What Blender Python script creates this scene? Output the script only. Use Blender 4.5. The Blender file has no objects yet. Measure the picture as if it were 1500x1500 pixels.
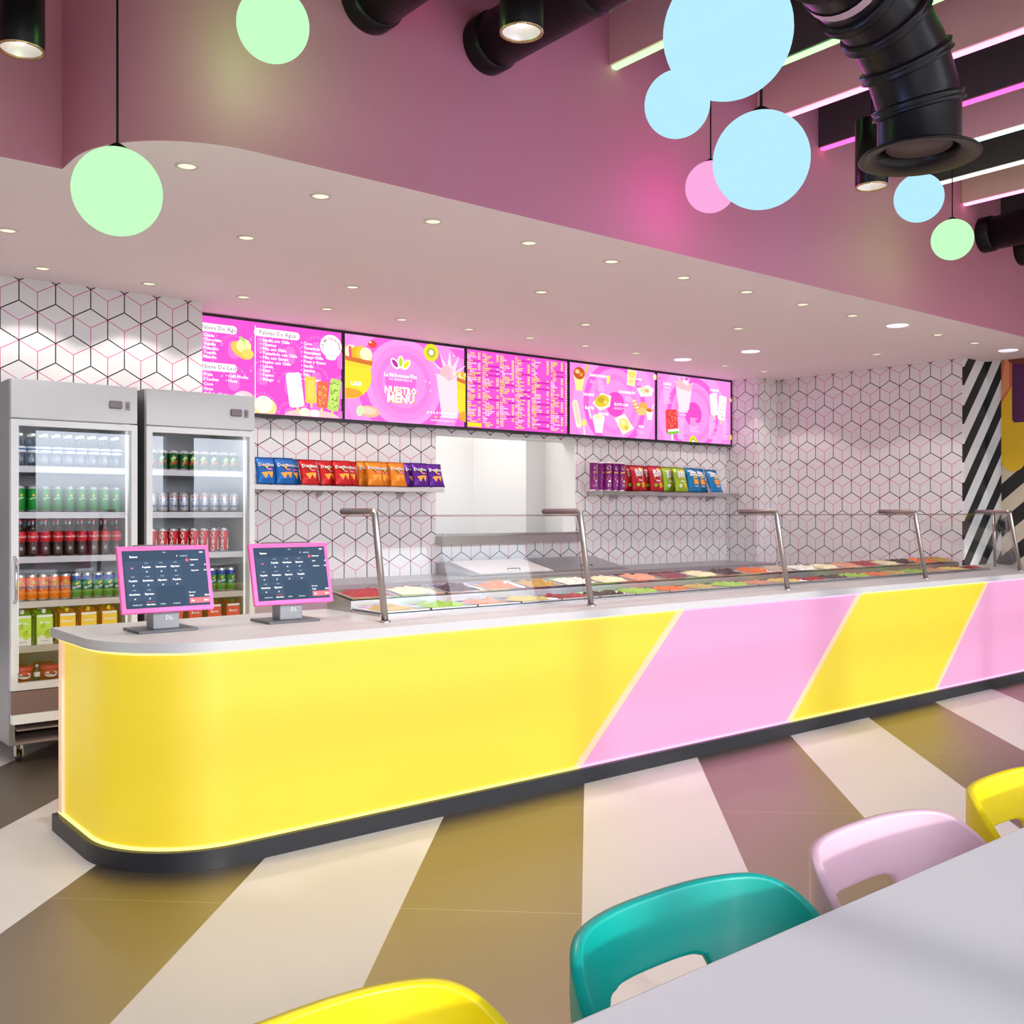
import bpy, bmesh, math, random
from mathutils import Vector, Matrix
random.seed(7)
PI = math.pi
S = bpy.context.scene
COL = S.collection

# ------------------------------------------------------------------ camera, world, sun, exposure
CAMZ = 1.40
cd = bpy.data.cameras.new('camera'); cam = bpy.data.objects.new('camera', cd); COL.objects.link(cam)
cam.location = (0, 0, CAMZ); cam.rotation_euler = (PI/2, 0, -math.atan2(.6320, .7749))
cd.sensor_width = 36; cd.lens = 1480/1500*36; cd.clip_start = .05; cd.clip_end = 200
S.camera = cam
S.view_settings.view_transform = 'Standard'; S.view_settings.look = 'None'
S.view_settings.gamma = 1; S.view_settings.use_curve_mapping = False
S.view_settings.exposure = 0.54
W = bpy.data.worlds.new('daylight'); S.world = W; W.use_nodes = True
wn = W.node_tree.nodes; wl = W.node_tree.links
bg = wn['Background']
tc = wn.new('ShaderNodeTexCoord'); sp = wn.new('ShaderNodeSeparateXYZ'); rp = wn.new('ShaderNodeValToRGB')
wl.new(tc.outputs['Generated'], sp.inputs[0]); wl.new(sp.outputs['Z'], rp.inputs[0])
rp.color_ramp.elements[0].position = 0.0; rp.color_ramp.elements[0].color = (.16, .16, .17, 1)
rp.color_ramp.elements[1].position = 0.03; rp.color_ramp.elements[1].color = (.80, .88, 1, 1)
wl.new(rp.outputs[0], bg.inputs[0]); bg.inputs[1].default_value = 5.5
sd = bpy.data.lights.new('sun', 'SUN'); sun = bpy.data.objects.new('sun', sd); COL.objects.link(sun)
sd.energy = 1.6; sd.angle = math.radians(2.2); sd.color = (1, .97, .93)
sun.location = (1.4, -8, 6)
sun.rotation_euler = Vector((0.0, -math.cos(math.radians(17)), math.sin(math.radians(17)))).to_track_quat('Z', 'Y').to_euler()

# ------------------------------------------------------------------ materials
MATS = {}
def mat(name, col=(.8, .8, .8), rough=.5, metal=0, emit=None, es=1.0, spec=.5, noise=0, alpha=None, coat=0):
    if name in MATS: return MATS[name]
    m = bpy.data.materials.new(name); m.use_nodes = True
    b = m.node_tree.nodes['Principled BSDF']
    b.inputs['Base Color'].default_value = (*col, 1); b.inputs['Roughness'].default_value = rough
    b.inputs['Metallic'].default_value = metal; b.inputs['Specular IOR Level'].default_value = spec
    if coat: b.inputs['Coat Weight'].default_value = coat; b.inputs['Coat Roughness'].default_value = .1
    if emit: b.inputs['Emission Color'].default_value = (*emit, 1); b.inputs['Emission Strength'].default_value = es
    nt = m.node_tree
    n = nt.nodes.new('ShaderNodeTexNoise'); n.inputs['Scale'].default_value = 14
    t = nt.nodes.new('ShaderNodeTexCoord'); nt.links.new(t.outputs['Object'], n.inputs['Vector'])
    mr = nt.nodes.new('ShaderNodeMapRange'); mr.inputs[3].default_value = rough*.96; mr.inputs[4].default_value = min(1, rough*1.04)
    nt.links.new(n.outputs[0], mr.inputs[0]); nt.links.new(mr.outputs[0], b.inputs['Roughness'])
    if noise:
        bp = nt.nodes.new('ShaderNodeBump'); bp.inputs['Strength'].default_value = noise; bp.inputs['Distance'].default_value = .01
        n2 = nt.nodes.new('ShaderNodeTexNoise'); n2.inputs['Scale'].default_value = 90
        nt.links.new(t.outputs['Object'], n2.inputs['Vector'])
        nt.links.new(n2.outputs[0], bp.inputs['Height']); nt.links.new(bp.outputs[0], b.inputs['Normal'])
    MATS[name] = m
    return m
def srgb(r, g, b):
    f = lambda c: (c/255/12.92) if c/255 <= .04045 else ((c/255+.055)/1.055)**2.4
    return (f(r), f(g), f(b))
def emis(name, col, s=1.0):
    if name in MATS: return MATS[name]
    m = bpy.data.materials.new(name); m.use_nodes = True; nt = m.node_tree; nt.nodes.clear()
    e = nt.nodes.new('ShaderNodeEmission'); o = nt.nodes.new('ShaderNodeOutputMaterial')
    e.inputs[0].default_value = (*col, 1); e.inputs[1].default_value = s; nt.links.new(e.outputs[0], o.inputs[0])
    MATS[name] = m; return m
def glass(name, tint=(1, 1, 1), ior=1.5, base=0.0, rough=0.0):
    if name in MATS: return MATS[name]
    m = bpy.data.materials.new(name); m.use_nodes = True; nt = m.node_tree; nt.nodes.clear()
    o = nt.nodes.new('ShaderNodeOutputMaterial'); mx = nt.nodes.new('ShaderNodeMixShader')
    tr = nt.nodes.new('ShaderNodeBsdfTransparent'); gl = nt.nodes.new('ShaderNodeBsdfGlossy'); g = NG(m); ge = nt.nodes.new('ShaderNodeNewGeometry'); dp = nt.nodes.new('ShaderNodeVectorMath'); dp.operation = 'DOT_PRODUCT'
    nt.links.new(ge.outputs['Incoming'], dp.inputs[0]); nt.links.new(ge.outputs['Normal'], dp.inputs[1])
    f0 = ((ior-1)/(ior+1))**2; fr = g.m('ADD', f0, g.m('MULTIPLY', 1-f0, g.m('POWER', g.m('SUBTRACT', 1.0, g.m('ABSOLUTE', dp.outputs['Value'])), 5.0)))
    tr.inputs[0].default_value = (*tint, 1); gl.inputs['Roughness'].default_value = rough
    ad = nt.nodes.new('ShaderNodeMath'); ad.operation = 'ADD'; ad.use_clamp = True; ad.inputs[1].default_value = base
    nt.links.new(fr, ad.inputs[0]); nt.links.new(ad.outputs[0], mx.inputs[0])
    nt.links.new(tr.outputs[0], mx.inputs[1]); nt.links.new(gl.outputs[0], mx.inputs[2]); nt.links.new(mx.outputs[0], o.inputs[0])
    MATS[name] = m; return m
class NG:                                             # tiny node-maths helper
    def __init__(s, m): s.nt = m.node_tree
    def m(s, op, a, b=None, c=None):
        n = s.nt.nodes.new('ShaderNodeMath'); n.operation = op
        for i, v in enumerate((a, b, c)):
            if v is None: continue
            if isinstance(v, (int, float)): n.inputs[i].default_value = v
            else: s.nt.links.new(v, n.inputs[i])
        return n.outputs[0]
    def mix(s, f, a, b):
        n = s.nt.nodes.new('ShaderNodeMix'); n.data_type = 'RGBA'
        for i, v in ((0, f), (6, a), (7, b)):
            if isinstance(v, (int, float)): n.inputs[i].default_value = v
            elif isinstance(v, tuple): n.inputs[i].default_value = (*v, 1)
            else: s.nt.links.new(v, n.inputs[i])
        return n.outputs[2]
    def xyz(s):
        t = s.nt.nodes.new('ShaderNodeTexCoord'); p = s.nt.nodes.new('ShaderNodeSeparateXYZ')
        s.nt.links.new(t.outputs['Object'], p.inputs[0]); return p.outputs
def cube_tile(name, axis, h0, z0):
    """white tile with black hexagon joints and thin pink cube lines inside each hexagon"""
    m = mat(name, (.78, .76, .75), .35); g = NG(m); X = g.xyz()
    a = .1257; w = a*math.sqrt(3)
    h = g.m('SUBTRACT', X[axis], h0); z = g.m('SUBTRACT', X[2], z0)
    def cell(dx, dz):
        px = g.m('SUBTRACT', g.m('FLOORED_MODULO', g.m('ADD', h, w/2-dx), w), w/2)
        pz = g.m('SUBTRACT', g.m('FLOORED_MODULO', g.m('ADD', z, 1.5*a-dz), 3*a), 1.5*a)
        return px, pz, g.m('ADD', g.m('MULTIPLY', px, px), g.m('MULTIPLY', pz, pz))
    ax, az, al = cell(0, 0); bx, bz, bl = cell(w/2, 1.5*a)
    s = g.m('LESS_THAN', bl, al); s1 = g.m('SUBTRACT', 1.0, s)
    qx = g.m('ADD', g.m('MULTIPLY', bx, s), g.m('MULTIPLY', ax, s1)); qz = g.m('ADD', g.m('MULTIPLY', bz, s), g.m('MULTIPLY', az, s1))
    ux = g.m('ABSOLUTE', qx); uz = g.m('ABSOLUTE', qz)
    d = g.m('MAXIMUM', ux, g.m('ADD', g.m('MULTIPLY', ux, .5), g.m('MULTIPLY', uz, .8660254)))
    black = g.m('GREATER_THAN', d, w/2-.0038)
    l1 = g.m('MULTIPLY', g.m('LESS_THAN', ux, .0024), g.m('LESS_THAN', qz, 0.0))
    l2 = g.m('MULTIPLY', g.m('LESS_THAN', g.m('ABSOLUTE', g.m('SUBTRACT', g.m('MULTIPLY', ux, .5), g.m('MULTIPLY', qz, .8660254))), .0024), g.m('GREATER_THAN', qz, 0.0))
    node = g.m('MULTIPLY', g.m('GREATER_THAN', g.m('ADD', g.m('MULTIPLY', ux, 1.0), 0.0), 10.0), 1.0)
    pink = g.m('MAXIMUM', l1, l2)
    c = g.mix(pink, (.78, .76, .75), (.62, .04, .26)); c = g.mix(black, c, (.012, .011, .012))
    m.node_tree.links.new(c, m.node_tree.nodes['Principled BSDF'].inputs['Base Color'])
    return m
def stripe_mat(name, expr):
    m = mat(name, (.8, .8, .8), .5); g = NG(m); X = g.xyz()
    f = g.m('LESS_THAN', g.m('FRACT', expr(g, X)), .48)
    m.node_tree.links.new(g.mix(f, (.80, .78, .76), (.012, .012, .012)), m.node_tree.nodes['Principled BSDF'].inputs['Base Color'])
    return m
def floor_mat():
    m = mat('floor_tile', (.5, .5, .5), .38, spec=1.0); g = NG(m); X = g.xyz()
    c = g.m('ADD', g.m('MULTIPLY', X[0], .725), g.m('MULTIPLY', X[1], -.689))
    s = g.m('ADD', g.m('MULTIPLY', X[0], .689), g.m('MULTIPLY', X[1], .725))
    k = g.m('DIVIDE', g.m('ADD', c, .023), .6415)
    row = g.m('FLOORED_MODULO', g.m('FLOOR', k), 2.0)      # 0 -> cream, 1 -> dark
    nz = m.node_tree.nodes.new('ShaderNodeTexNoise'); nz.inputs['Scale'].default_value = 160; nz.inputs['Detail'].default_value = 3
    t = m.node_tree.nodes.new('ShaderNodeTexCoord'); m.node_tree.links.new(t.outputs['Object'], nz.inputs['Vector'])
    cream = g.mix(nz.outputs[0], (.57, .53, .53), (.64, .60, .60)); dark = g.mix(nz.outputs[0], (.27, .225, .18), (.38, .315, .25))
    col = g.mix(row, cream, dark)
    js = g.m('LESS_THAN', g.m('ABSOLUTE', g.m('SUBTRACT', g.m('FRACT', g.m('ADD', g.m('DIVIDE', g.m('SUBTRACT', s, 3.53), 1.26), .5)), .5)), .0013)
    jc = g.m('GREATER_THAN', g.m('ABSOLUTE', g.m('SUBTRACT', g.m('FRACT', k), .5)), .4985)
    col = g.mix(g.m('MAXIMUM', js, jc), col, (.55, .50, .46))
    b = m.node_tree.nodes['Principled BSDF']
    m.node_tree.links.new(col, b.inputs['Base Color']); m.node_tree.links.new(g.m('MULTIPLY', row, .95), b.inputs['Metallic'])
    bp = m.node_tree.nodes.new('ShaderNodeBump'); bp.inputs['Strength'].default_value = .25; bp.inputs['Distance'].default_value = .004
    m.node_tree.links.new(nz.outputs[0], bp.inputs['Height']); m.node_tree.links.new(bp.outputs[0], b.inputs['Normal'])
    return m
def panel_mat():
    """back-lit acrylic with slanted yellow / pink fields and pale seams"""
    m = mat('backlit_acrylic', (.5, .4, .2), .4); g = NG(m); X = g.xyz()
    k = g.m('DIVIDE', g.m('SUBTRACT', g.m('SUBTRACT', X[0], g.m('MULTIPLY', g.m('SUBTRACT', X[2], .09), 1.05)), 3.58), 1.82)
    side = g.m('GREATER_THAN', k, 0.0)
    odd = g.m('SUBTRACT', 1.0, g.m('FLOORED_MODULO', g.m('FLOOR', k), 2.0)); odd = g.m('MULTIPLY', odd, side)
    fr = g.m('FRACT', g.m('ADD', k, .5)); seam = g.m('LESS_THAN', g.m('ABSOLUTE', g.m('SUBTRACT', fr, .5)), .017)
    seam = g.m('MULTIPLY', seam, g.m('GREATER_THAN', k, -.3))
    col = g.mix(odd, (.96, .71, .015), (.92, .38, .66)); col = g.mix(seam, col, (1.0, .72, .42))
    b = m.node_tree.nodes['Principled BSDF']
    m.node_tree.links.new(col, b.inputs['Emission Color']); b.inputs['Emission Strength'].default_value = .42
    m.node_tree.links.new(g.mix(.72, col, (.04, .03, .02)), b.inputs['Base Color'])
    return m

def led_mat():
    m = emis('counter_led', (1, .8, .2), 1.25); g = NG(m); X = g.xyz()
    k = g.m('DIVIDE', g.m('SUBTRACT', g.m('SUBTRACT', g.m('ADD', X[0], 1.7), g.m('MULTIPLY', g.m('SUBTRACT', X[2], .09), 1.05)), 3.58), 1.82)
    odd = g.m('MULTIPLY', g.m('SUBTRACT', 1.0, g.m('FLOORED_MODULO', g.m('FLOOR', k), 2.0)), g.m('GREATER_THAN', k, 0.0))
    e = [n for n in m.node_tree.nodes if n.type == 'EMISSION'][0]
    m.node_tree.links.new(g.mix(odd, (1.0, .84, .22), (1.0, .42, .78)), e.inputs[0])
    return m
steel = mat('brushed_steel', (.52, .51, .52), .32, 1)
chrome = mat('polished_steel', (.72, .72, .72), .14, 1)
fridge_grey = mat('fridge_steel', (.28, .28, .29), .4, .6)
white_metal = mat('white_metal', (.74, .74, .75), .34)
black = mat('black_metal', (.008, .005, .006), .33, spec=.25)
black_plastic = mat('black_plastic', (.015, .015, .017), .4)
fascia_m = mat('pink_plaster', (.60, .215, .295), .62)
soffit_m = mat('soffit_paint', (.95, .81, .81), .6)
dark_ceiling = mat('dark_ceiling', (.05, .035, .04), .8)
plain = mat('white_plaster', (.78, .76, .74), .6)
kitchen_white = mat('kitchen_white', (.86, .86, .85), .5)
worktop = mat('counter_stone', (.46, .44, .44), .35)
base_dark = mat('plinth_dark', (.018, .018, .021), .4, spec=.3)
seamless = mat('pink_floor', (.4, .2, .2), .5)
clear = glass('clear_glass', (.98, .985, .985), 1.33, 0.0)
door_glass = glass('cooler_glass', (.95, .96, .96), 1.55, .055)
edge_glass = glass('glass_edge', (.80, .62, .66), 1.5, .1)

# ------------------------------------------------------------------ mesh helpers
_tc = {}
def text_tris(s, size, bold=0.0, align='LEFT'):
    key = (s, bold)
    if key not in _tc:
        c = bpy.data.curves.new('t', 'FONT'); c.body = s; c.size = 1; c.offset = bold; c.resolution_u = 1
        o = bpy.data.objects.new('t', c); COL.objects.link(o)
        dg = bpy.context.evaluated_depsgraph_get(); dg.update()
        me = bpy.data.meshes.new_from_object(o.evaluated_get(dg)); me.calc_loop_triangles()
        V = [(v.co.x, v.co.y) for v in me.vertices]
        T = [tuple(V[i] for i in t.vertices) for t in me.loop_triangles]
        xs = [p[0] for p in V] or [0]
        COL.objects.unlink(o); bpy.data.objects.remove(o); bpy.data.curves.remove(c); bpy.data.meshes.remove(me)
        _tc[key] = (T, min(xs), max(xs))
    T, x0, x1 = _tc[key]
    sh = {'LEFT': -x0, 'CENTER': -(x0+x1)/2, 'RIGHT': -x1}[align]
    return [tuple(((p[0]+sh)*size, p[1]*size) for p in t) for t in T], (x1-x0)*size

class MB:
    def __init__(s): s.bm = bmesh.new(); s.mats = []
    def mi(s, m):
        if m not in s.mats: s.mats.append(m)
        return s.mats.index(m)
    def face(s, pts, m, smooth=False):
        vs = [s.bm.verts.new(p) for p in pts]
        try: f = s.bm.faces.new(vs)
        except ValueError: return None
        f.material_index = s.mi(m); f.smooth = smooth; return f
    def box(s, x0, x1, y0, y1, z0, z1, m, bevel=0, M=None):
        P = [(x, y, z) for x in (x0, x1) for y in (y0, y1) for z in (z0, z1)]
        vs = [s.bm.verts.new(p) for p in P]; fs = []
        for q in ((0, 1, 3, 2), (4, 6, 7, 5), (0, 4, 5, 1), (2, 3, 7, 6), (0, 2, 6, 4), (1, 5, 7, 3)):
            f = s.bm.faces.new([vs[i] for i in q]); f.material_index = s.mi(m); fs.append(f)
        if M: 
            for v in vs: v.co = M @ v.co
        if bevel:
            es = list({e for f in fs for e in f.edges})
            bmesh.ops.bevel(s.bm, geom=es, offset=bevel, segments=2, affect='EDGES', profile=.5)
        return s
    def lathe(s, prof, m, n=16, c=(0, 0, 0), mats=None, M=None):
        rings = []
        for r, z in prof:
            rings.append([s.bm.verts.new((c[0]+r*math.cos(2*PI*i/n), c[1]+r*math.sin(2*PI*i/n), c[2]+z)) for i in range(n)] if r > 1e-6 else [s.bm.verts.new((c[0], c[1], c[2]+z))])
        for k in range(len(rings)-1):
            a, b = rings[k], rings[k+1]; mm = s.mi(mats[k] if mats else m)
            for i in range(n):
                j = (i+1) % n
                if len(a) == 1 and len(b) == 1: continue
                q = [a[0], b[i], b[j]] if len(a) == 1 else ([a[i], a[j], b[0]][::-1] if len(b) == 1 else [a[i], a[j], b[j], b[i]])
                if len(a) == 1: q = q[::-1]
                elif len(b) == 1: q = q[::-1]
                f = s.bm.faces.new(q); f.material_index = mm; f.smooth = True
        if M:
            for rg in rings:
                for v in rg: v.co = M @ v.co
        return s
    def tube(s, path, r, m, n=16, cap=True, radii=None):
        path = [Vector(p) for p in path]; rings = []
        up = None
        for i, p in enumerate(path):
            a = path[max(0, i-1)]; b = path[min(len(path)-1, i+1)]; d = (b-a).normalized()
            if up is None:
                up = d.orthogonal().normalized()
            else: up = (up - d*up.dot(d)).normalized()
            sd = d.cross(up); rr = radii[i] if radii else r
            rings.append([s.bm.verts.new(p+(up*math.cos(2*PI*k/n)+sd*math.sin(2*PI*k/n))*rr) for k in range(n)])
        for a, b in zip(rings, rings[1:]):
            for i in range(n):
                f = s.bm.faces.new([a[i], a[(i+1) % n], b[(i+1) % n], b[i]]); f.material_index = s.mi(m); f.smooth = True
        if cap:
            for rg in (rings[0][::-1], rings[-1]):
                f = s.bm.faces.new(rg); f.material_index = s.mi(m)
        return s
    def prism(s, poly, z0, z1, m, axis=2, topm=None):
        """poly = list of 2-D points extruded along axis (0: poly in y,z; 1: x,z; 2: x,y)"""
        def P(p, h): return {2: (p[0], p[1], h), 1: (p[0], h, p[1]), 0: (h, p[0], p[1])}[axis]
        a = [s.bm.verts.new(P(p, z0)) for p in poly]; b = [s.bm.verts.new(P(p, z1)) for p in poly]
        n = len(poly)
        for i in range(n):
            f = s.bm.faces.new([a[i], a[(i+1) % n], b[(i+1) % n], b[i]]); f.material_index = s.mi(m)
        f = s.bm.faces.new(a[::-1]); f.material_index = s.mi(m); f = s.bm.faces.new(b); f.material_index = s.mi(topm or m)
        return s
    def text(s, txt, size, m, fn, bold=0.0, align='CENTER'):
        T, w = text_tris(txt, size, bold, align)
        for t in T: s.face([fn(*p) for p in t], m)
        return w
    def build(s, name, parent=None, label=None, cat=None, group=None, kind=None, normals=True, loc=None):
        if normals and name not in ('picture',): bmesh.ops.recalc_face_normals(s.bm, faces=s.bm.faces)
        me = bpy.data.meshes.new(name); s.bm.to_mesh(me); s.bm.free()
        for m in s.mats: me.materials.append(m)
        o = bpy.data.objects.new(name, me); COL.objects.link(o)
        if parent: o.parent = parent
        if loc: o.location = loc
        tag(o, label, cat, group, kind); return o
def tag(o, label=None, cat=None, group=None, kind=None):
    if label: o['label'] = label
    if cat: o['category'] = cat
    if group: o['group'] = group
    if kind: o['kind'] = kind
    return o
def empty(name, loc, label=None, cat=None, group=None, rz=0):
    o = bpy.data.objects.new(name, None); COL.objects.link(o); o.location = loc; o.rotation_euler = (0, 0, rz); o.empty_display_size = .05
    return tag(o, label, cat, group)
def copy_tree(o, parent=None):
    c = o.copy(); COL.objects.link(c)
    if parent: c.parent = parent
    for ch in list(o.children): copy_tree(ch, c)
    return c
def struct(mb, name, label=None): return mb.build(name, kind='structure', label=label)
ORD = ['first', 'second', 'third', 'fourth', 'fifth', 'sixth', 'seventh', 'eighth', 'ninth', 'tenth', 'eleventh', 'twelfth', 'thirteenth', 'fourteenth', 'fifteenth', 'sixteenth', 'seventeenth', 'eighteenth', 'nineteenth', 'twentieth', 'twenty-first']

# ------------------------------------------------------------------ the room
SOF = 2.878; FAS = 3.88; LX = 1.25; RX = 9.91; TOP = 4.4; YF = -3.0
struct(MB().box(-3, 12.2, YF-.2, 9.4, -.1, 0, floor_mat()), 'floor')
t_left = cube_tile('cube_tile_left', 0, 1.617, 2.611)
t_back = cube_tile('cube_tile_back', 0, 3.642+.1088, 2.611)
t_right = cube_tile('cube_tile_right', 1, 4.882, 2.611)
struct(MB().box(-3, 2.81, 6.9, 7.52, 0, SOF, t_left), 'wall_left_tiled')
wb = MB()
for a in ((2.81, 5.10, 0, SOF), (6.775, 9.10, 0, SOF), (5.10, 6.775, 0, 1.19), (5.10, 6.775, 2.10, SOF)):
    wb.box(a[0], a[1], 7.32, 7.50, a[2], a[3], t_back)
struct(wb, 'wall_back')
rv = MB(); rv.box(5.10, 5.112, 7.318, 7.5, 1.19, 2.10, kitchen_white); rv.box(6.763, 6.775, 7.318, 7.5, 1.19, 2.10, kitchen_white); rv.box(5.10, 6.775, 7.318, 7.5, 2.088, 2.10, kitchen_white)
struct(rv, 'trim_1')
cm = MB(); cm.box(9.10, 9.47, 6.9, 7.5, 0, SOF, t_right)
for f in cm.bm.faces:
    if abs(f.normal.y) > .5 or abs(f.calc_center_median().y-6.9) < .01: f.material_index = cm.mi(t_left)
struct(cm, 'wall_back_pier')
struct(MB().box(9.47, 9.9, 4.78, 7.5, 0, SOF, t_right), 'wall_right_tiled')
st_f = stripe_mat('stripe_front', lambda g, X: g.m('SUBTRACT', g.m('DIVIDE', g.m('SUBTRACT', X[0], 9.95), .33), g.m('DIVIDE', X[2], .37)))
st_s = stripe_mat('stripe_side', lambda g, X: g.m('SUBTRACT', g.m('DIVIDE', g.m('SUBTRACT', 4.74, X[1]), .165), g.m('DIVIDE', X[2], .37)))
struct(MB().box(9.47, RX, 4.76, 4.78, 0, SOF, st_f), 'wall_right_striped_return')
struct(MB().box(RX, RX+.15, 4.607, 4.78, 0, SOF, st_s), 'wall_right_striped')
struct(MB().box(RX, RX+.15, YF, 4.607, 0, TOP, plain), 'wall_right')
struct(MB().box(-3.15, -3, YF, 9.4, 0, TOP, plain), 'wall_left')
# kitchen behind the serving hatch
kt = MB(); kt.box(4.0, 7.6, 9.2, 9.3, 0, SOF, kitchen_white); kt.box(6.93, 7.2, 8.26, 9.2, 0, SOF, kitchen_white); kt.box(7.2, 7.3, 7.5, 8.26, 0, SOF, kitchen_white); kt.box(3.9, 4.0, 7.5, 9.3, 0, SOF, kitchen_white)
struct(kt, 'wall_kitchen')
MB().box(4.6, 6.6, 7.9, 8.9, SOF-.03, SOF-.001, emis('added_kitchen_glow', (1, .98, .95), 3.3)).build('added_light_panel', label='added unseen light panel on the kitchen ceiling behind the hatch', cat='ceiling light')  # unseen glowing panel, added to brighten the hatch interior
# soffit over the counter with its rounded outer corner
R = .55
arc = [(LX+R-R*math.sin(t), FAS+R-R*math.cos(t)) for t in [PI/2*i/16 for i in range(17)]]
outline = [(RX, 4.9), (RX, FAS)] + arc + [(LX, 4.6), (-3, 4.6), (-3, 9.4), (12, 9.4), (12, 4.9)]
sf = MB().prism(outline, SOF, SOF+.04, fascia_m)
for f in sf.bm.faces:
    if len(f.verts) > 6: f.material_index = sf.mi(soffit_m)
so = struct(sf, 'ceiling_soffit')
fo = struct(MB().prism(outline, SOF+.04, TOP, fascia_m), 'wall_fascia')
for o in (so, fo):
    for p in o.data.polygons: p.use_smooth = True
    o.data.set_sharp_from_angle(angle=math.radians(30))
struct(MB().box(-3.15, RX+.15, YF-.2, 5.0, TOP, TOP+.1, dark_ceiling), 'ceiling')
# storefront behind the camera: kerb, header and white columns, open to daylight between
sfm = MB(); sfm.box(-3, RX, YF-.15, YF, 0, .12, plain); sfm.box(-3, RX, YF-.15, YF, 3.5, TOP, plain)
struct(sfm, 'wall_front')
for i, (x, w) in enumerate(((-2.0, .14), (-.3, .14), (1.42, .15), (3.67, .2), (5.83, .42), (8.0, .15), (9.8, .2))):
    struct(MB().box(x-w/2, x+w/2, YF-.15, YF, .12, 3.5, base_dark), 'trim_%d' % (i+2))
struct(MB().box(-3, RX, YF-.11, YF-.03, 2.55, 2.62, base_dark), 'trim_9')

# mural beyond the striped corner
mu = MB(); mx = RX-.012
m_or = mat('mural_orange', srgb(205, 105, 60), .5); m_or2 = mat('mural_orange_light', srgb(222, 140, 95), .5); m_ye = mat('mural_yellow', srgb(225, 180, 25), .5)
m_pu = mat('mural_purple', srgb(80, 20, 75), .5); m_bk = mat('mural_black', (.012, .011, .011), .5); m_be = mat('mural_beige', srgb(205, 190, 165), .5); m_br = mat('mural_brown', srgb(120, 50, 30), .5)
def mur(poly, m, lay): mu.face([(mx-.0015*lay, p[0], p[1]) for p in poly], m)
mu.box(mx, RX, 2.2, 4.605, .0, SOF, m_be)
for k in range(-3, 12):
    z0 = .35*k-.6
    def clip(poly, lo=2.2, hi=4.605, zl=0.0, zh=2.87):
        def cl(P, f, g):
            out = []
            for a, b in zip(P, P[1:]+P[:1]):
                ia, ib = f(a), f(b)
                if ia: out.append(a)
                if ia != ib: out.append(g(a, b))
            return out
        def at(i, v):
            return lambda a, b: tuple(a[j]+(b[j]-a[j])*(v-a[i])/(b[i]-a[i]) for j in (0, 1))
        for f, g in ((lambda p: p[0] >= lo, at(0, lo)), (lambda p: p[0] <= hi, at(0, hi)), (lambda p: p[1] >= zl, at(1, zl)), (lambda p: p[1] <= zh, at(1, zh))):
            if poly: poly = cl(poly, f, g)
        return poly
    y1 = 4.605; y2 = 2.2; sl = .85
    P = clip([(y1, z0), (y2, z0+(y1-y2)*sl), (y2, z0+(y1-y2)*sl+.17), (y1, z0+.17)])
    if len(P) > 2: mur(P, m_bk, 1)
def drip(yc, w, zt, zb, m, lay, n=14):
    r = w/2; mur([(yc-r, zt), (yc+r, zt)] + [(yc+r*math.cos(t), zb+r-r*math.sin(t)) for t in [PI*i/n for i in range(n+1)]], m, lay)
drip(4.49, .23, 2.87, 1.79, m_ye, 2); mur([(4.605, 2.87), (4.50, 2.87), (4.50, 2.62), (4.605, 2.45)], m_or, 3); mur([(4.57, 2.87), (4.53, 2.87), (4.53, 2.6), (4.605, 2.5), (4.605, 2.62)], m_or2, 4)
mur([(4.50, 2.87), (4.30, 2.87), (4.30, 2.26), (4.48, 2.26), (4.50, 2.29)], m_pu, 5); drip(3.9, .4, 2.87, 1.9, m_or, 2); drip(3.9, .2, 2.87, 2.2, m_pu, 5); drip(3.2, .5, 2.87, 1.6, m_ye, 2)
mur([(4.54+.0, 2.87)] + [(4.40+.14*math.cos(t), 2.87-.05*math.sin(t)) for t in [PI*i/10 for i in range(1, 10)]] + [(4.26, 2.87)], m_br, 6)
mu.build('wall_mural', label='painted wall mural with yellow and purple drips above black and beige stripes', cat='mural')

# ------------------------------------------------------------------ baffles, ducts, lamps overhead
BAF = [(2.57, 'magenta', 0), (3.22, 'pink', 1), (3.87, 'green', 0), (4.52, 'green', 1), (5.15, 'pink', 0), (5.80, 'magenta', 1), (6.43, 'ice blue', 0), (7.07, 'white', 1), (7.71, 'pink', 0), (8.36, 'white', 1)]
LEDC = {'green': (.35, 1.0, .3), 'pink': (1.0, .35, .75), 'magenta': (1.0, .10, .42), 'ice blue': (.55, .95, 1.0), 'white': (1, .95, .88)}
baf_p = mat('baffle_rose', (.9, .50, .47), .5); baf_d = mat('baffle_dark', (.055, .045, .045), .5)
for i, (x, c, d) in enumerate(BAF):
    root = empty('ceiling_baffle', (x, (FAS-2.7)/2, 3.8), '%s hanging ceiling baffle with a %s light strip, %s of ten from the left' % ('dark' if d else 'rose', c, ORD[i]), 'ceiling baffle', 'ceiling baffles')
    hl = (FAS+2.7)/2-.002
    MB().box(-.035, .035, -hl, hl, 0, .55, baf_d if d else baf_p).build('panel', root)
    MB().box(-.018, .018, -hl+.01, hl-.004, -.014, 0, emis('led_'+c.replace(' ', '_'), LEDC[c], 1.7)).build('light_strip', root)
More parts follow.
